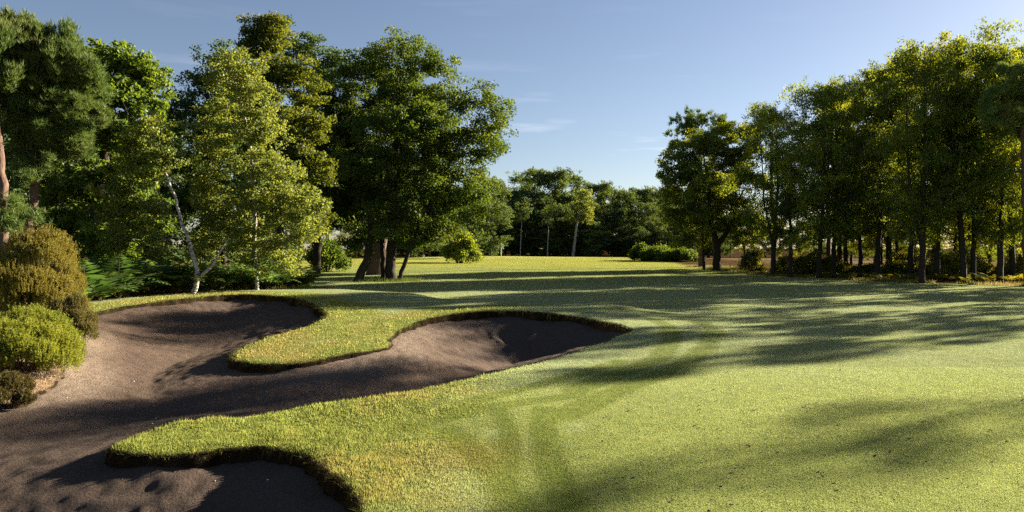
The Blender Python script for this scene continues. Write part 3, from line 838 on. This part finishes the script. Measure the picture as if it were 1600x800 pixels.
hero('birch_tree', 'slender white birch leaning left with a forked foot at the back of the left bunker', 300, 29.5,
     [(232, 190, 22, 0), (205, 215, 20, .5), (250, 235, 24, -.5), (215, 265, 24, 0), (185, 290, 18, 0), (235, 315, 24, 0), (205, 345, 22, .3),
      (185, 375, 16, 0), (240, 372, 18, 0)],
     [[(300, 458, 0, .12), (313, 432, 0, .10), (292, 372, 0, .07), (266, 292, 0, .05), (245, 235, 0, .03), (226, 180, 0, .02)],
      [(313, 432, 0, .07), (332, 418, 0, .06), (345, 395, 0, .045), (352, 384, .3, .03), (358, 372, .5, .015)]],
     M_BIRCH, M_BARKB, 18, leaves=16000, size=.10, att=15, sig=.36, flat=.8, droop=.35, rise=.1, minz=2.0, tip=.008, aspect=.8, inner=.1)
hero('birch_tree', 'tall sunlit birch with pale yellow-green leaves in front of the darker trees', 392, 32,
     [(352, 115, 20, 0), (385, 115, 22, 0), (405, 150, 26, 0), (350, 165, 26, .5), (380, 195, 32, -.5), (425, 205, 26, 0), (340, 215, 24, 0), (365, 250, 32, .5), (415, 255, 32, 0),
      (330, 270, 24, 0), (445, 270, 24, 0), (385, 300, 34, -.8), (335, 325, 26, 0), (435, 315, 30, 0), (470, 310, 20, 0), (365, 350, 30, 0), (410, 355, 32, -.5), (455, 360, 26, 0), (330, 375, 20, 0),
      (390, 395, 22, 0), (435, 395, 20, 0), (480, 350, 16, 0), (358, 92, 10, 0)],
     [[(402, 440, 0, .09), (398, 380, 0, .08), (396, 280, 0, .07), (388, 200, 0, .07), (360, 100, 0, .02)]],
     M_BIRCH, M_BARKB, 19, leaves=46000, size=.105, att=13, sig=.4, flat=.9, droop=.45, rise=.1, tip=.008, aspect=.8, inner=.1, minz=2.0)
hero('pine_tree', 'maritime pine with a round bushy crown above the ochre shrub', 40, 27,
     [(60, 70, 26, 0), (25, 55, 24, 0), (95, 90, 24, 0), (120, 125, 20, 0), (70, 115, 34, -.5), (25, 110, 34, 0), (100, 160, 30, 0), (55, 170, 36, -.5), (125, 180, 16, 0), (15, 165, 30, .5),
      (80, 210, 28, 0), (45, 235, 22, 0), (95, 215, 20, 0), (60, 262, 14, 0), (-15, 90, 30, 0), (-20, 150, 30, 0)],
     [[(36, 470, 0, .2), (45, 345, 0, .17), (58, 285, 0, .15), (62, 200, 0, .11), (60, 80, 0, .03)]],
     M_PINE, M_BARKP, 20, leaves=330000, size=.24, att=16, sig=.36, kind='needle', flat=.7, minz=5.0, rise=.1)
hero('pine_tree', 'pine trunk with flaking grey bark at the left edge of the picture', 4, 25,
     [(-20, 60, 30, 0), (-50, 90, 40, 0), (-10, 130, 24, 0), (-50, 170, 34, 0), (10, 330, 8, 0)],
     [[(6, 470, 0, .18), (6, 330, 0, .16), (0, 250, 0, .15), (-20, 60, 0, .04)]],
     M_PINE, M_BARKP, 21, leaves=50000, size=.25, att=12, sig=.34, kind='needle', flat=.7, minz=5.0, rise=.1)

# ---------------- generic crowns, used for the rows and the woods behind
def proto(name, seed, H, R, hb, nl, leafmat, leaves, size, lean=.0, fork=True, **kw):
    rng = np.random.RandomState(seed)
    lob = lobes_auto(rng, H, R, hb, nl)
    r0 = .016 * H + .04
    tr = [([(0, 0, -.2), (lean * .3, 0, H * .2), (lean, .2, H * .5), (lean * .6, 0, H * .93)], [r0, r0 * .8, r0 * .5, .03])]
    if fork: tr.append(([(lean * .2, 0, H * .14), (-lean * .5 - .9, .4, H * .4), (-R * .35, .3, H * .8)], [r0 * .55, r0 * .4, .03]))
    return make_tree(name, tr, lob, leafmat, M_BARK, seed, leaves=leaves, size=size, **kw)

ROW = [proto('row_a', 31, 18, 4.9, 2.4, 20, M_OAK, 32000, .18, .6, att=8, sig=.62),
       proto('row_b', 32, 17, 5.4, 1.9, 21, M_OAK, 34000, .18, -.7, att=8, sig=.66),
       proto('row_c', 33, 16, 4.0, 3.2, 18, M_OAK, 34000, .17, .4, fork=False, att=9, sig=.6),
       proto('row_d', 34, 18, 4.2, 4.0, 17, M_YEL, 32000, .17, -.4, att=9, sig=.62)]
DEEP = [proto('deep_a', 36, 18, 4.6, 4.5, 17, M_OAK, 13000, .2, .3, att=7, sig=.62, rmin=.02),
        proto('deep_b', 37, 17, 4.6, 4.0, 17, M_YEL, 13000, .2, -.4, att=7, sig=.62, rmin=.02)] * 2
SPARSE = proto('sparse', 38, 14, 2.6, 3.5, 9, M_OAK, 4200, .17, .3, fork=False, att=6, sig=.6)
THIN = proto('row_thin', 35, 12, 2.2, 3.0, 11, M_YEL, 9000, .16, .3, fork=False, att=7, sig=.5)
FAR = [proto('far_a', 41, 20, 5.4, .2, 22, M_FAR, 16000, .36, .5, att=5, sig=.85, rmin=.03),
       proto('far_b', 42, 18, 5.0, .2, 20, M_FAR, 15000, .36, -.5, att=5, sig=.85, rmin=.03),
       proto('far_c', 43, 19, 4.2, .6, 17, M_FAR, 12000, .36, .2, fork=False, att=5, sig=.8, rmin=.03)]
rng = random.Random(4)

right = [  # px of base, distance, height px top, proto, sx, label
    (1100, 74, 215, 0, .95, 'leaning dark trunk directly left of the forked oak nearest the green on the right'),
    (1208, 61, 140, 0, 1.0, 'single trunk tilted to the right beside the gap with the small sapling'),
    (1279, 56, 106, 1, .95, 'tree with a thick trunk splitting into a wide fork, third along the right-hand row'),
    (1302, 57.5, 120, 2, 1.0, 'dark tree close behind and right of the wide-forked trunk of the right-hand row'),
    (1322, 66, 105, 0, .9, 'shaded tree deeper in the right-hand row behind the bracken'),
    (1388, 59.5, 88, 2, 1.1, 'stout dark trunk close beside a thinner one in the middle of the right-hand row'),
    (1402, 60.5, 150, 2, .8, 'thinner trunk tilted right beside the stout one in the middle of the right-hand row'),
    (1440, 47, 48, 0, 1.0, 'tall tree whose trunk flares widest at the foot, right of the middle of the row'),
    (1464, 49.6, 70, 3, .9, 'tree with a straight trunk just right of the one with the flared foot'),
    (1506, 47.5, 25, 1, .95, 'tall tree with twin trunks standing together at the edge of the grass on the right'),
    (1520, 48.2, 55, 3, .85, 'right-hand stem of the pair of twin trunks at the edge of the grass'),
    (1562, 46.5, 60, 2, 1.0, 'tree with a straight trunk right of the twin trunks'),
    (1583, 49, 48, 0, .95, 'thick trunk in the shade at the right edge of the picture')]
for i, (px, D, top, k, sx, lab) in enumerate(right):
    H = (18, 17, 16, 18)[k]; h = (440 - top) / F * D if D < 55 else ((HOR + CAM_H * F / D) - top) / F * D
    s = h / H
    place('row_tree', lab, ROW[k], ((px - 800) / F * D, D), rng.uniform(-.5, .5) if i % 2 else rng.uniform(2.6, 3.6), (s * sx * .70, s * sx * .70, s), 'trees of the right-hand row')
for px, D, lab in [(1235, 58, 'thin young tree between the tilted trunk and the wide-forked trunk on the right'), (1370, 55, 'thin dark stem in the bracken left of the stout trunk of the right-hand row'),
                   (1422, 54, 'thin tree leaning in the bracken left of the flared trunk'), (1345, 60, 'slim tree behind the bracken left of the middle of the right-hand row')]:
    place('young_tree', lab, THIN, ((px - 800) / F * D, D), rng.uniform(0, 6), rng.uniform(.85, 1.05), 'young trees in the right-hand row')
hero('oak_tree', 'oak with a forked dark trunk nearest the green on the right', 1121, 71,
     [(1060, 240, 24, 0), (1095, 225, 26, 1), (1130, 225, 28, 0), (1055, 275, 26, 0), (1095, 270, 30, -1), (1140, 265, 30, 1), (1170, 245, 24, 0), (1060, 310, 26, 0), (1100, 310, 28, 1), (1145, 305, 28, -1), (1175, 290, 22, 0),
      (1055, 345, 22, 0), (1090, 345, 24, -1), (1130, 345, 26, 1), (1165, 335, 24, 0), (1065, 375, 14, 0), (1150, 370, 16, -1), (1180, 365, 14, 0), (1110, 290, 28, -4), (1110, 290, 28, 4), (1170, 205, 18, 1), (1140, 200, 16, 0)],
     [[(1119, 421, 0, .42), (1121, 385, 0, .34), (1112, 350, 0, .22), (1100, 240, 0, .05)], [(1121, 385, 0, .3), (1140, 355, 0, .2), (1160, 300, 0, .08)]],
     M_OAK, M_BARK, 24, leaves=80000, size=.19, att=11, sig=.6, minz=2.5)
hero('pine_tree', 'pine crown rising behind the forked oak nearest the green on the right', 1090, 82,
     [(1090, 190, 18, 0), (1065, 200, 16, 0), (1115, 200, 16, 0), (1090, 215, 20, 0), (1140, 215, 14, 0), (1055, 225, 10, 0)],
     [[(1095, 418, 0, .3), (1094, 250, 0, .2), (1090, 190, 0, .05)]], M_PINE, M_BARKP, 22, leaves=40000, size=.4, att=12, sig=.5, kind='needle', minz=10, rise=.1)
hero('pine_tree', 'dark pine crown at the right edge of the picture in front of the row', 1598, 43,
     [(1590, 115, 22, 0), (1570, 150, 24, 0), (1610, 140, 30, 0), (1590, 175, 28, 0), (1555, 180, 16, 0), (1620, 190, 30, 0)],
     [[(1606, 448, 0, .24), (1602, 300, 0, .2), (1595, 120, 0, .04)]], M_PINE, M_BARKP, 23, leaves=60000, size=.27, att=12, sig=.4, kind='needle', minz=8, rise=.1)

for i, (px, D, top) in enumerate([(1165, 78, 190), (1250, 76, 150), (1330, 74, 130), (1375, 66, 120), (1430, 66, 110), (1490, 62, 95), (1545, 60, 85), (1600, 58, 70)]):
    k2 = (3, 0, 3, 1, 2, 3, 0, 3)[i]; s = .45 * ((HOR + CAM_H * F / D) - top) / F * D / (18, 17, 16, 18)[k2]
    place('row_tree', 'tree standing in the shade behind the front trunks of the right-hand row', ROW[k2], ((px - 800) / F * D, D), i * 1.9, s, 'back trees of the right-hand row')
TOPX = [1030, 1090, 1150, 1180, 1240, 1300, 1360, 1400, 1450, 1500, 1550, 1640]; TOPY = [215, 185, 185, 150, 122, 108, 95, 60, 45, 38, 55, 55]
for i, (x, y) in enumerate([(31.5, 60.3), (38.5, 64.2), (45, 68), (30.5, 65.5), (39, 70.5), (47.5, 75), (28, 75.5), (36, 80), (44, 85), (41.5, 56), (49, 61)]):
    px = 800 + F * x / y; k2 = (0, 1, 3, 1, 0, 3, 3, 0, 1, 3, 0, 1, 0, 3)[i]; top = np.interp(px, TOPX, TOPY) + rng.uniform(0, 14)
    s = ((HOR + CAM_H * F / y) - top) / F * y / (18, 17, 18, 17)[k2]
    place('row_tree', 'tall tree deep in the shade behind the front trunks of the right-hand row', DEEP[k2], (x, y), i * 2.3, (s * .68, s * .68, s), 'tall back trees of the right-hand row')
# woods behind the right-hand row, seen through it
for i in range(26):
    px = 1060 + i * 23 + rng.uniform(-12, 12); D = rng.uniform(100, 125) if px > 1340 and i % 2 else rng.uniform(150, 165)
    place('woodland_tree', 'distant tree on the far side of the dry heath behind the right-hand row', FAR[i % 3], ((px - 800) / F * D, D), rng.uniform(0, 6), rng.uniform(.42, .62), 'trees beyond the heath')
# the row goes on beyond the right edge of the photograph (its shadows cross the grass)
OFF = [(36, 42, .88, 0, .66), (34, 35.6, 1.08, 2, .55), (38.2, 34.2, .98, 2, .42), (43, 46.5, .66, 2, .6), (42.2, 26.8, .85, 2, .4), (54, 33, .55, 2, .5), (46, 22, .6, 0, .6), (54, 20, .7, 1, .7), (66, 26, .8, 2, .8), (60, 12, .7, 0, .7)]
for (x, y, s, k, q) in OFF:
    place('row_tree', 'tree of the right-hand row beyond the right edge of the photograph', (ROW + [SPARSE])[k], (x, y), rng.uniform(0, 6), (q, q, s), 'trees of the row outside the frame')

place('young_tree', 'thin young tree of the right-hand row beyond the right edge of the photograph', SPARSE, (39.2, 28.8), 1.0, (.7, .7, 1.2), None)
# ---------------- woods behind the left-hand trees
k = 0
for (px, D, s) in [(-60, 52, .8), (20, 60, .9), (80, 55, .75), (110, 70, .95), (200, 66, .82), (250, 60, .7), (262, 80, .9), (370, 75, .95), (420, 70, .8), (455, 85, .95), (60, 48, .6), (-20, 44, .75), (350, 64, .8), (-130, 44, .75), (-220, 50, .85), (-320, 42, .8), (-420, 48, .8), (-180, 62, .95)]:
    place('woodland_tree', 'tree in the shade of the dense wood behind the left-hand trees', FAR[k % 3], ((px - 800) / F * D, D), k * 1.3, s, 'wood behind the left-hand trees'); k += 1
for (px, D, s, lab) in [(548, 76, .42, 'slim pale tree seen under the left side of the big oak'), (515, 80, .5, 'bright leafy tree in the sun behind the ferns left of the big oak')]:
    place('young_tree', lab, THIN if 'slim' in lab else ROW[3], ((px - 800) / F * D, D), 1.0, s, None)
# low dark crowns right of the big oak
for (px, D, s, lab) in [(766, 138, .80, 'dark tree whose crown shows low to the right of the big oak'), (738, 136, .82, 'dark tree behind the right side of the big oak'), (700, 120, .7, 'shaded tree seen beneath the right branches of the big oak'),
                        (660, 125, .75, 'shaded tree seen just right of the leaning stems of the big oak'), (640, 150, .9, 'far shaded tree behind the stems of the big oak')]:
    place('woodland_tree', lab, FAR[k % 3], ((px - 800) / F * D, D), k * 1.7, s, 'dark trees right of the big oak'); k += 1

# ---------------- wood behind the green
bg = [(745, 160, 290), (775, 168, 272), (800, 160, 285), (815, 176, 265), (838, 164, 256), (866, 162, 250), (890, 166, 262), (905, 178, 290), (935, 170, 273), (955, 176, 288), (978, 166, 290),
      (1003, 172, 282), (1030, 165, 290), (1052, 176, 285), (720, 172, 280), (690, 165, 285), (650, 168, 285), (600, 170, 290), (850, 158, 300), (925, 160, 310), (965, 158, 318), (1015, 158, 312), (790, 156, 318), (760, 152, 322), (880, 155, 315)]
bg += [(560 + 23 * j, 186 + (j % 3) * 5, 292 + (j * 7) % 13) for j in range(26)]
for i, (px, D, top) in enumerate(bg):
    h = (400 - top) / F * D; kk = i % 3; H = (20, 18, 19)[kk]
    if px == 866: lab = 'tallest rounded tree of the wood behind the green'
    elif px == 935: lab = 'tree with a rounded sunlit top right of the yellow birch behind the green'
    else: lab = 'dark tree in the shaded wood behind the green'
    place('woodland_tree', lab, FAR[kk], ((px - 800) / F * D, D), i * 2.1, (h / H * 1.0, h / H * 1.0, h / H), 'wood behind the green')
for i in range(30):
    px = 640 + i * 16 + rng.uniform(-5, 5); D = 153 + (i * 7) % 9
    place('woodland_shrub', 'dark leafy undergrowth at the foot of the shaded wood behind the green', FAR[i % 3], ((px - 800) / F * D, D), i * 1.1, (.62, .62, .30 + .05 * (i % 4)), 'undergrowth of the wood behind the green', 'shrub')
hero('birch_tree', 'yellow-leaved birch with a white trunk in front of the wood behind the green', 896, 152,
     [(915, 310, 11, 0), (905, 325, 12, 0), (922, 330, 11, 0), (912, 300, 7, 0), (900, 340, 8, 0), (918, 342, 8, 0)],
     [[(895, 399, 0, .35), (899, 370, 0, .28), (903, 340, 0, .2), (912, 300, 0, .05)]], M_BIRCH, M_BARKB, 51, leaves=5000, size=.32, att=9, sig=.7, minz=5)
for (px, top, lab) in [(855, 375, 'pale birch trunk in the dark wood directly below the tallest tree'), (813, 372, 'pale birch trunk in the dark wood right of the flag'), (769, 380, 'short pale trunk in the dark wood left of the flag')]:
    hero('birch_tree', lab, px, 150, [(px, top - 30, 8, 0), (px + 4, top - 45, 7, 0)], [[(px, 399, 0, .14), (px + 1, top, 0, .11), (px + 3, top - 40, 0, .05)]], M_FAR, M_BARKB, 52 + px, leaves=1500, size=.32, att=9, sig=.7, minz=4)

# ---------------- shrubs
def shrub_mesh(name, R, H, seed, mat, kind='leaf', n=6000, size=.06, stems=14, lob=9, sig=.18):
    rng = np.random.RandomState(seed)
    # stems
    ch = []
    tips = []
    for i in range(stems):
        a = rng.rand() * 6.28; q = math.sqrt(rng.rand()) * .8
        tip = np.array([math.cos(a) * R * q, math.sin(a) * R * q, H * (1 - .5 * q * q) * rng.uniform(.75, .92)])
        b = np.array([math.cos(a) * R * .18 * q, math.sin(a) * R * .18 * q, -.05])
        t = np.linspace(0, 1, 6)[:, None]
        P = b * (1 - t) + tip * t + rng.normal(0, .02, (6, 3)) * t
        ch.append((P, np.linspace(.03, .006, 6) * max(H, .6) / 2.0, 4)); tips.append(tip)
    V, Fq = tube_mesh(ch)
    sm = mesh_np(name + "_stems", V, Fq, M_STEM, True)
    # rounded masses
    C0 = []
    for i in range(lob):
        a = i * 2.4; zt = (i + .5) / lob; q = math.sqrt(1 - zt * zt) * .72
        C0.append((math.cos(a) * R * q, math.sin(a) * R * q, H * (.10 + .62 * zt) + rng.normal(0, .05 * H), R * rng.uniform(.20, .44) * (1.1 if lob < 12 else .9)))
    pts = []; dirs = []
    m = n // lob
    for (x, y, z, r) in C0:
        d = rand_dirs(rng, m); d[:, 2] = np.where(d[:, 2] < -.35, -d[:, 2], d[:, 2])
        rr = r * rng.uniform(.75, 1.08, m)[:, None]
        p = np.array([x, y, z]) + d * rr * np.array([1, 1, min(1.3, H / R * .75)])
        pts.append(p); dirs.append(d)
    pts = np.vstack(pts); dirs = np.vstack(dirs); k = (pts[:, 2] > .02)
    pts, dirs = pts[k], dirs[k]
    if kind == 'leaf':
        C = np.repeat(pts, 5, 0) + rng.normal(0, sig, (len(pts) * 5, 3))
        V, Fc = leaf_mesh(C, rng, size)
    else:  # upright feathery sprigs
        k = 16; D = dirs * .45 + np.array([0, 0, 1.0]); D /= np.linalg.norm(D, axis=1)[:, None]
        Ls = rng.uniform(.6, 1.2, len(pts)) * sig
        t = rng.rand(len(pts), k) ** .8
        C = (pts[:, None, :] + D[:, None, :] * (t * Ls[:, None])[:, :, None]).reshape(-1, 3)
        DD = np.repeat(D, k, 0)
        V, Fc = needle_mesh(C, DD, rng, 2, size, size * .28, .9)
    cm = mesh_np(name + "_foliage", V, Fc, mat)
    return sm, cm
SP = ('stems', 'foliage')
def shrub(name, lab, px, D, R, H, seed, mat, group=None, y=None, **kw):
    return place(name, lab, shrub_mesh(name, R, H, seed, mat, **kw), ((px - 800) / F * D, D), 0, 1, group, 'shrub', SP)

shrub('broom_shrub', 'large rounded ochre yellow shrub below the pine on the left', 55, 19.5, 1.32, 2.9, 61, M_OCHRE, kind='sprig', n=14000, size=.04, lob=34, stems=60, sig=.20)
shrub('broom_shrub', 'twiggy pale ochre shrub lower right of the large ochre one, above the sand', 108, 17.6, .62, 1.25, 62, M_TWIGGY, kind='sprig', n=3200, size=.035, lob=9, stems=60, sig=.16)
shrub('heath_shrub', 'bright lime green feathery heath bush beside the sand at the left edge', 36, 14.6, 1.08, 1.15, 63, M_HEATH, kind='sprig', n=9000, size=.04, lob=20, stems=30, sig=.26)
shrub('heath_shrub', 'small dull green heather tuft at the left edge below the lime green bush', 8, 12.3, .42, .55, 64, M_TWIGGY, kind='sprig', n=1800, size=.035, lob=6, stems=24, sig=.12)
shrub('heath_shrub', 'lowest small brown-green heather tuft on the pale sand bank', 34, 11.7, .28, .34, 65, M_TWIGGY, kind='sprig', n=1200, size=.03, lob=5, stems=20, sig=.1)
shrub('bramble_shrub', 'pale leafed shrub on the rise between the big oak and the green', 719, 98, 2.6, 4.2, 66, M_OAK, n=2600, size=.28, lob=9, sig=.25)
shrub('bramble_shrub', 'small rounded bush at the left end of the bush row by the green', 1003, 112, 2.0, 2.6, 67, M_OAKD, n=2200, size=.25, lob=8, sig=.25)
shrub('bramble_shrub', 'wide bush in the middle of the bush row by the green', 1030, 110, 3.0, 2.2, 68, M_OAKD, n=2600, size=.25, lob=9, sig=.25)
shrub('bramble_shrub', 'low bush at the right end of the bush row by the green', 1066, 108, 2.6, 1.9, 69, M_OAKD, n=2200, size=.25, lob=8, sig=.25)
shrub('sapling', 'small leafy sapling in the sunny gap left of the tilted trunk on the right', 1175, 66, 1.1, 2.6, 70, M_BRAMBLE, n=900, size=.16, lob=7, sig=.14)
shrub('bramble_shrub', 'bright bush in the sun left of the slim pale tree', 512, 66, 1.9, 3.0, 71, M_CHEST, n=2600, size=.2, lob=9, sig=.2)
BR = [shrub_mesh('bramble_a', 1.2, 1.3, 72, M_BRAMBLE, n=900, size=.15, lob=8, sig=.16), shrub_mesh('bramble_b', 1.5, 2.0, 73, M_BRAMBLE, n=1100, size=.15, lob=9, sig=.16)]
for i in range(26):
    px = 1215 + i * 15.5 + rng.uniform(-5, 5); D = np.interp(px, [1200, 1280, 1450, 1620], [67, 61, 53, 50]) + rng.uniform(0, 5)
    place('bramble_shrub', 'leafy undergrowth bush glowing yellow-green between the trunks of the right-hand row', BR[i % 2], ((px - 800) / F * D, D), rng.uniform(0, 6), rng.uniform(.5, 1.15), 'undergrowth bushes of the right-hand row', 'shrub', SP)

# ---------------- bracken
def fern_mesh(name, seed, mat, nf=9, Lf=1.2):
    rng = np.random.RandomState(seed); Vs = []; Fs = []; off = 0
    ch = []
    for f in range(nf):
        a = f * 2.4 + rng.uniform(-.3, .3); L0 = Lf * rng.uniform(.75, 1.15); el = rng.uniform(.9, 1.35)
        t = np.linspace(0, 1, 15)
        ang = el - t * rng.uniform(.9, 1.6)
        st = L0 / 14
        r = np.concatenate([[0], np.cumsum(np.cos(ang[:-1]) * st)]); z = np.concatenate([[0], np.cumsum(np.sin(ang[:-1]) * st)])
        P = np.stack([np.cos(a) * r, np.sin(a) * r, z], 1)
        ch.append((P[::2], np.linspace(.008, .003, len(P[::2])), 3))
        side = np.array([-np.sin(a), np.cos(a), 0])
        for k in range(4, 15):
            tt = (k - 4) / 10; pl = L0 * .34 * (1 - tt) ** .8 + .03; w = .038 + .02 * (1 - tt)
            fwd = (P[min(k, 14)] - P[k - 1]); fwd /= np.linalg.norm(fwd)
            for sg in (-1, 1):
                d = side * sg * .85 + fwd * .45 + np.array([0, 0, -.12 + rng.normal(0, .08)]); d /= np.linalg.norm(d)
                b = P[k]; m = b + d * pl * .45
                q = np.array([b, m + fwd * w, b + d * pl, m - fwd * w])
                Vs.append(q); Fs.append(np.arange(4) + off); off += 4
    V, Fq = tube_mesh(ch)
    sm = mesh_np(name + "_stalks", V, Fq, M_STEM)
    return sm, mesh_np(name + "_fronds", np.vstack(Vs), np.array(Fs), mat)
FE = [fern_mesh('fern_a', 81, M_FERN), fern_mesh('fern_b', 82, M_FERN, 11, 1.4)]
FY = [fern_mesh('fern_y', 83, M_FERNY, 9, 1.1), fern_mesh('fern_z', 84, M_FERNY, 8, 1.3)]
FP = ('stalks', 'fronds')
for i in range(120):
    px = rng.uniform(125, 470)
    if 372 < px < 392 and rng.random() < .5: continue
    D0 = np.interp(px, [125, 250, 350, 470], [25.3, 29.6, 31.4, 34.5]); D = D0 + rng.uniform(0, 5.0) ** 1.0
    place('fern_plant', 'dark green bracken fern in the shade behind the left bunker', FE[i % 2], ((px - 800) / F * D, D), rng.uniform(0, 6), rng.uniform(1.2, 1.7), 'ferns behind the left bunker', 'fern', FP)
for i in range(150):
    px = rng.uniform(1215, 1640); D0 = np.interp(px, [1200, 1280, 1450, 1620], [63, 56.5, 48.5, 44.5]); D = D0 + rng.uniform(0, 8)
    place('fern_plant', 'yellowing bracken fern at the foot of the right-hand row', FY[i % 2], ((px - 800) / F * D, D), rng.uniform(0, 6), rng.uniform(.5, 1.0), 'ferns under the right-hand row', 'fern', FP)

# ---------------- flag on the green
fx, fy = (783 - 800) / F * 127, 127.0
fz = float(turf_height(np.array([fx]), np.array([fy]))[0])
fl = thing('golf_flag', 'white flag on a thin pole standing in the green', 'flag', (fx, fy, fz))
V, Fq = tube_mesh([(np.array([[0, 0, -.05], [0, 0, 1.1], [0, 0, 2.35]]), np.array([.045, .045, .04]), 8)])
link('pole', mesh_np('pole', V, Fq, mat_plain('white_pole', (.75, .73, .68)), True), fl)
gx, gz = np.meshgrid(np.linspace(0, .44, 8), np.linspace(0, 1, 6))
Vf = np.stack([.02 + gx.ravel(), .05 * np.sin(gx.ravel() * 22), 1.38 + gz.ravel() * .95 - gx.ravel() * .5 * gz.ravel()], 1)
i = (np.arange(5)[:, None] * 8 + np.arange(7)[None, :]).ravel()
link('flag_cloth', mesh_np('flag_cloth', Vf, np.stack([i, i + 1, i + 9, i + 8], -1), mat_plain('white_cloth', (.82, .82, .8)), True), fl)

# ---------------- small things: fallen leaves on the grass, pebbles on the sand
def leaf_litter_mesh():
    V = np.array([(-.035, 0, .004), (-.012, .02, .012), (.02, .022, .006), (.04, 0, .016), (.02, -.02, .008), (-.012, -.022, .016), (0, 0, .003)])
    Fc = np.array([(6, 0, 1), (6, 1, 2), (6, 2, 3), (6, 3, 4), (6, 4, 5), (6, 5, 0)])
    return mesh_np('fallen_leaf', V, Fc, mat_plain('dead_leaf', (.06, .036, .02), 1.0))
lm = leaf_litter_mesh()
for i in range(190):
    px = rng.uniform(880, 1640); py = 470 + 330 * rng.random() ** 1.3
    p = G(px, py)
    if rim_dist(np.array([p[0]]), np.array([p[1]]))[0] > -.3: continue
    o = link('fallen_leaf', lm); z = float(turf_height(np.array([p[0]]), np.array([p[1]]))[0])
    s = rng.uniform(.35, 1.0) * (.6 + .03 * p[1]); o.location = (p[0], p[1], z + .006); o.scale = (s, s, s); o.rotation_euler = (rng.uniform(-.3, .3), rng.uniform(-.3, .3), rng.uniform(0, 6))
    tag(o, 'tiny dead brown leaf lying on the fairway', 'leaf', 'fallen leaves on the fairway')
def pebble_mesh():
    rs = np.random.RandomState(2); V = []; 
    for j, (zz, r) in enumerate([(-.6, .7), (0, 1), (.6, .75)]):
        for a in range(7): V.append((math.cos(a / 7 * 6.283) * r * rs.uniform(.85, 1.1), math.sin(a / 7 * 6.283) * r * .8, zz * .7))
    V.append((0, 0, -.6)); V.append((0, 0, .6)); V = np.array(V) * .02
    Fq = [(j * 7 + a, j * 7 + (a + 1) % 7, (j + 1) * 7 + (a + 1) % 7, (j + 1) * 7 + a) for j in range(2) for a in range(7)]
    T = [(21, (a + 1) % 7, a) for a in range(7)] + [(22, 14 + a, 14 + (a + 1) % 7) for a in range(7)]
    return mesh_np('pebble', V, [np.array(Fq), np.array(T)], mat_plain('pale_stone', (.5, .47, .42), .8), True)
pm = pebble_mesh()
for i in range(110):
    cx, cy, sx, sy, zz = rng.choice([(700, 515, 60, 12, -.4), (800, 520, 90, 20, -.5), (400, 490, 60, 12, -.1), (340, 745, 110, 18, -.7), (300, 560, 120, 40, -.6), (200, 650, 120, 40, -.7)])
    p = G(rng.gauss(cx, sx), max(rng.gauss(cy, sy), 480), zz); xa, ya = np.array([p[0]]), np.array([p[1]])
    if rim_dist(xa, ya)[0] < .35: continue
    o = link('pebble', pm); s = rng.uniform(.35, .9); o.scale = (s, s, s * .8); o.location = (p[0], p[1], float(sand_height(xa, ya)[0]) + .004); o.rotation_euler[2] = rng.uniform(0, 6)
    tag(o, 'small pale pebble lying on the bunker sand', 'pebble', 'pebbles in the bunker')
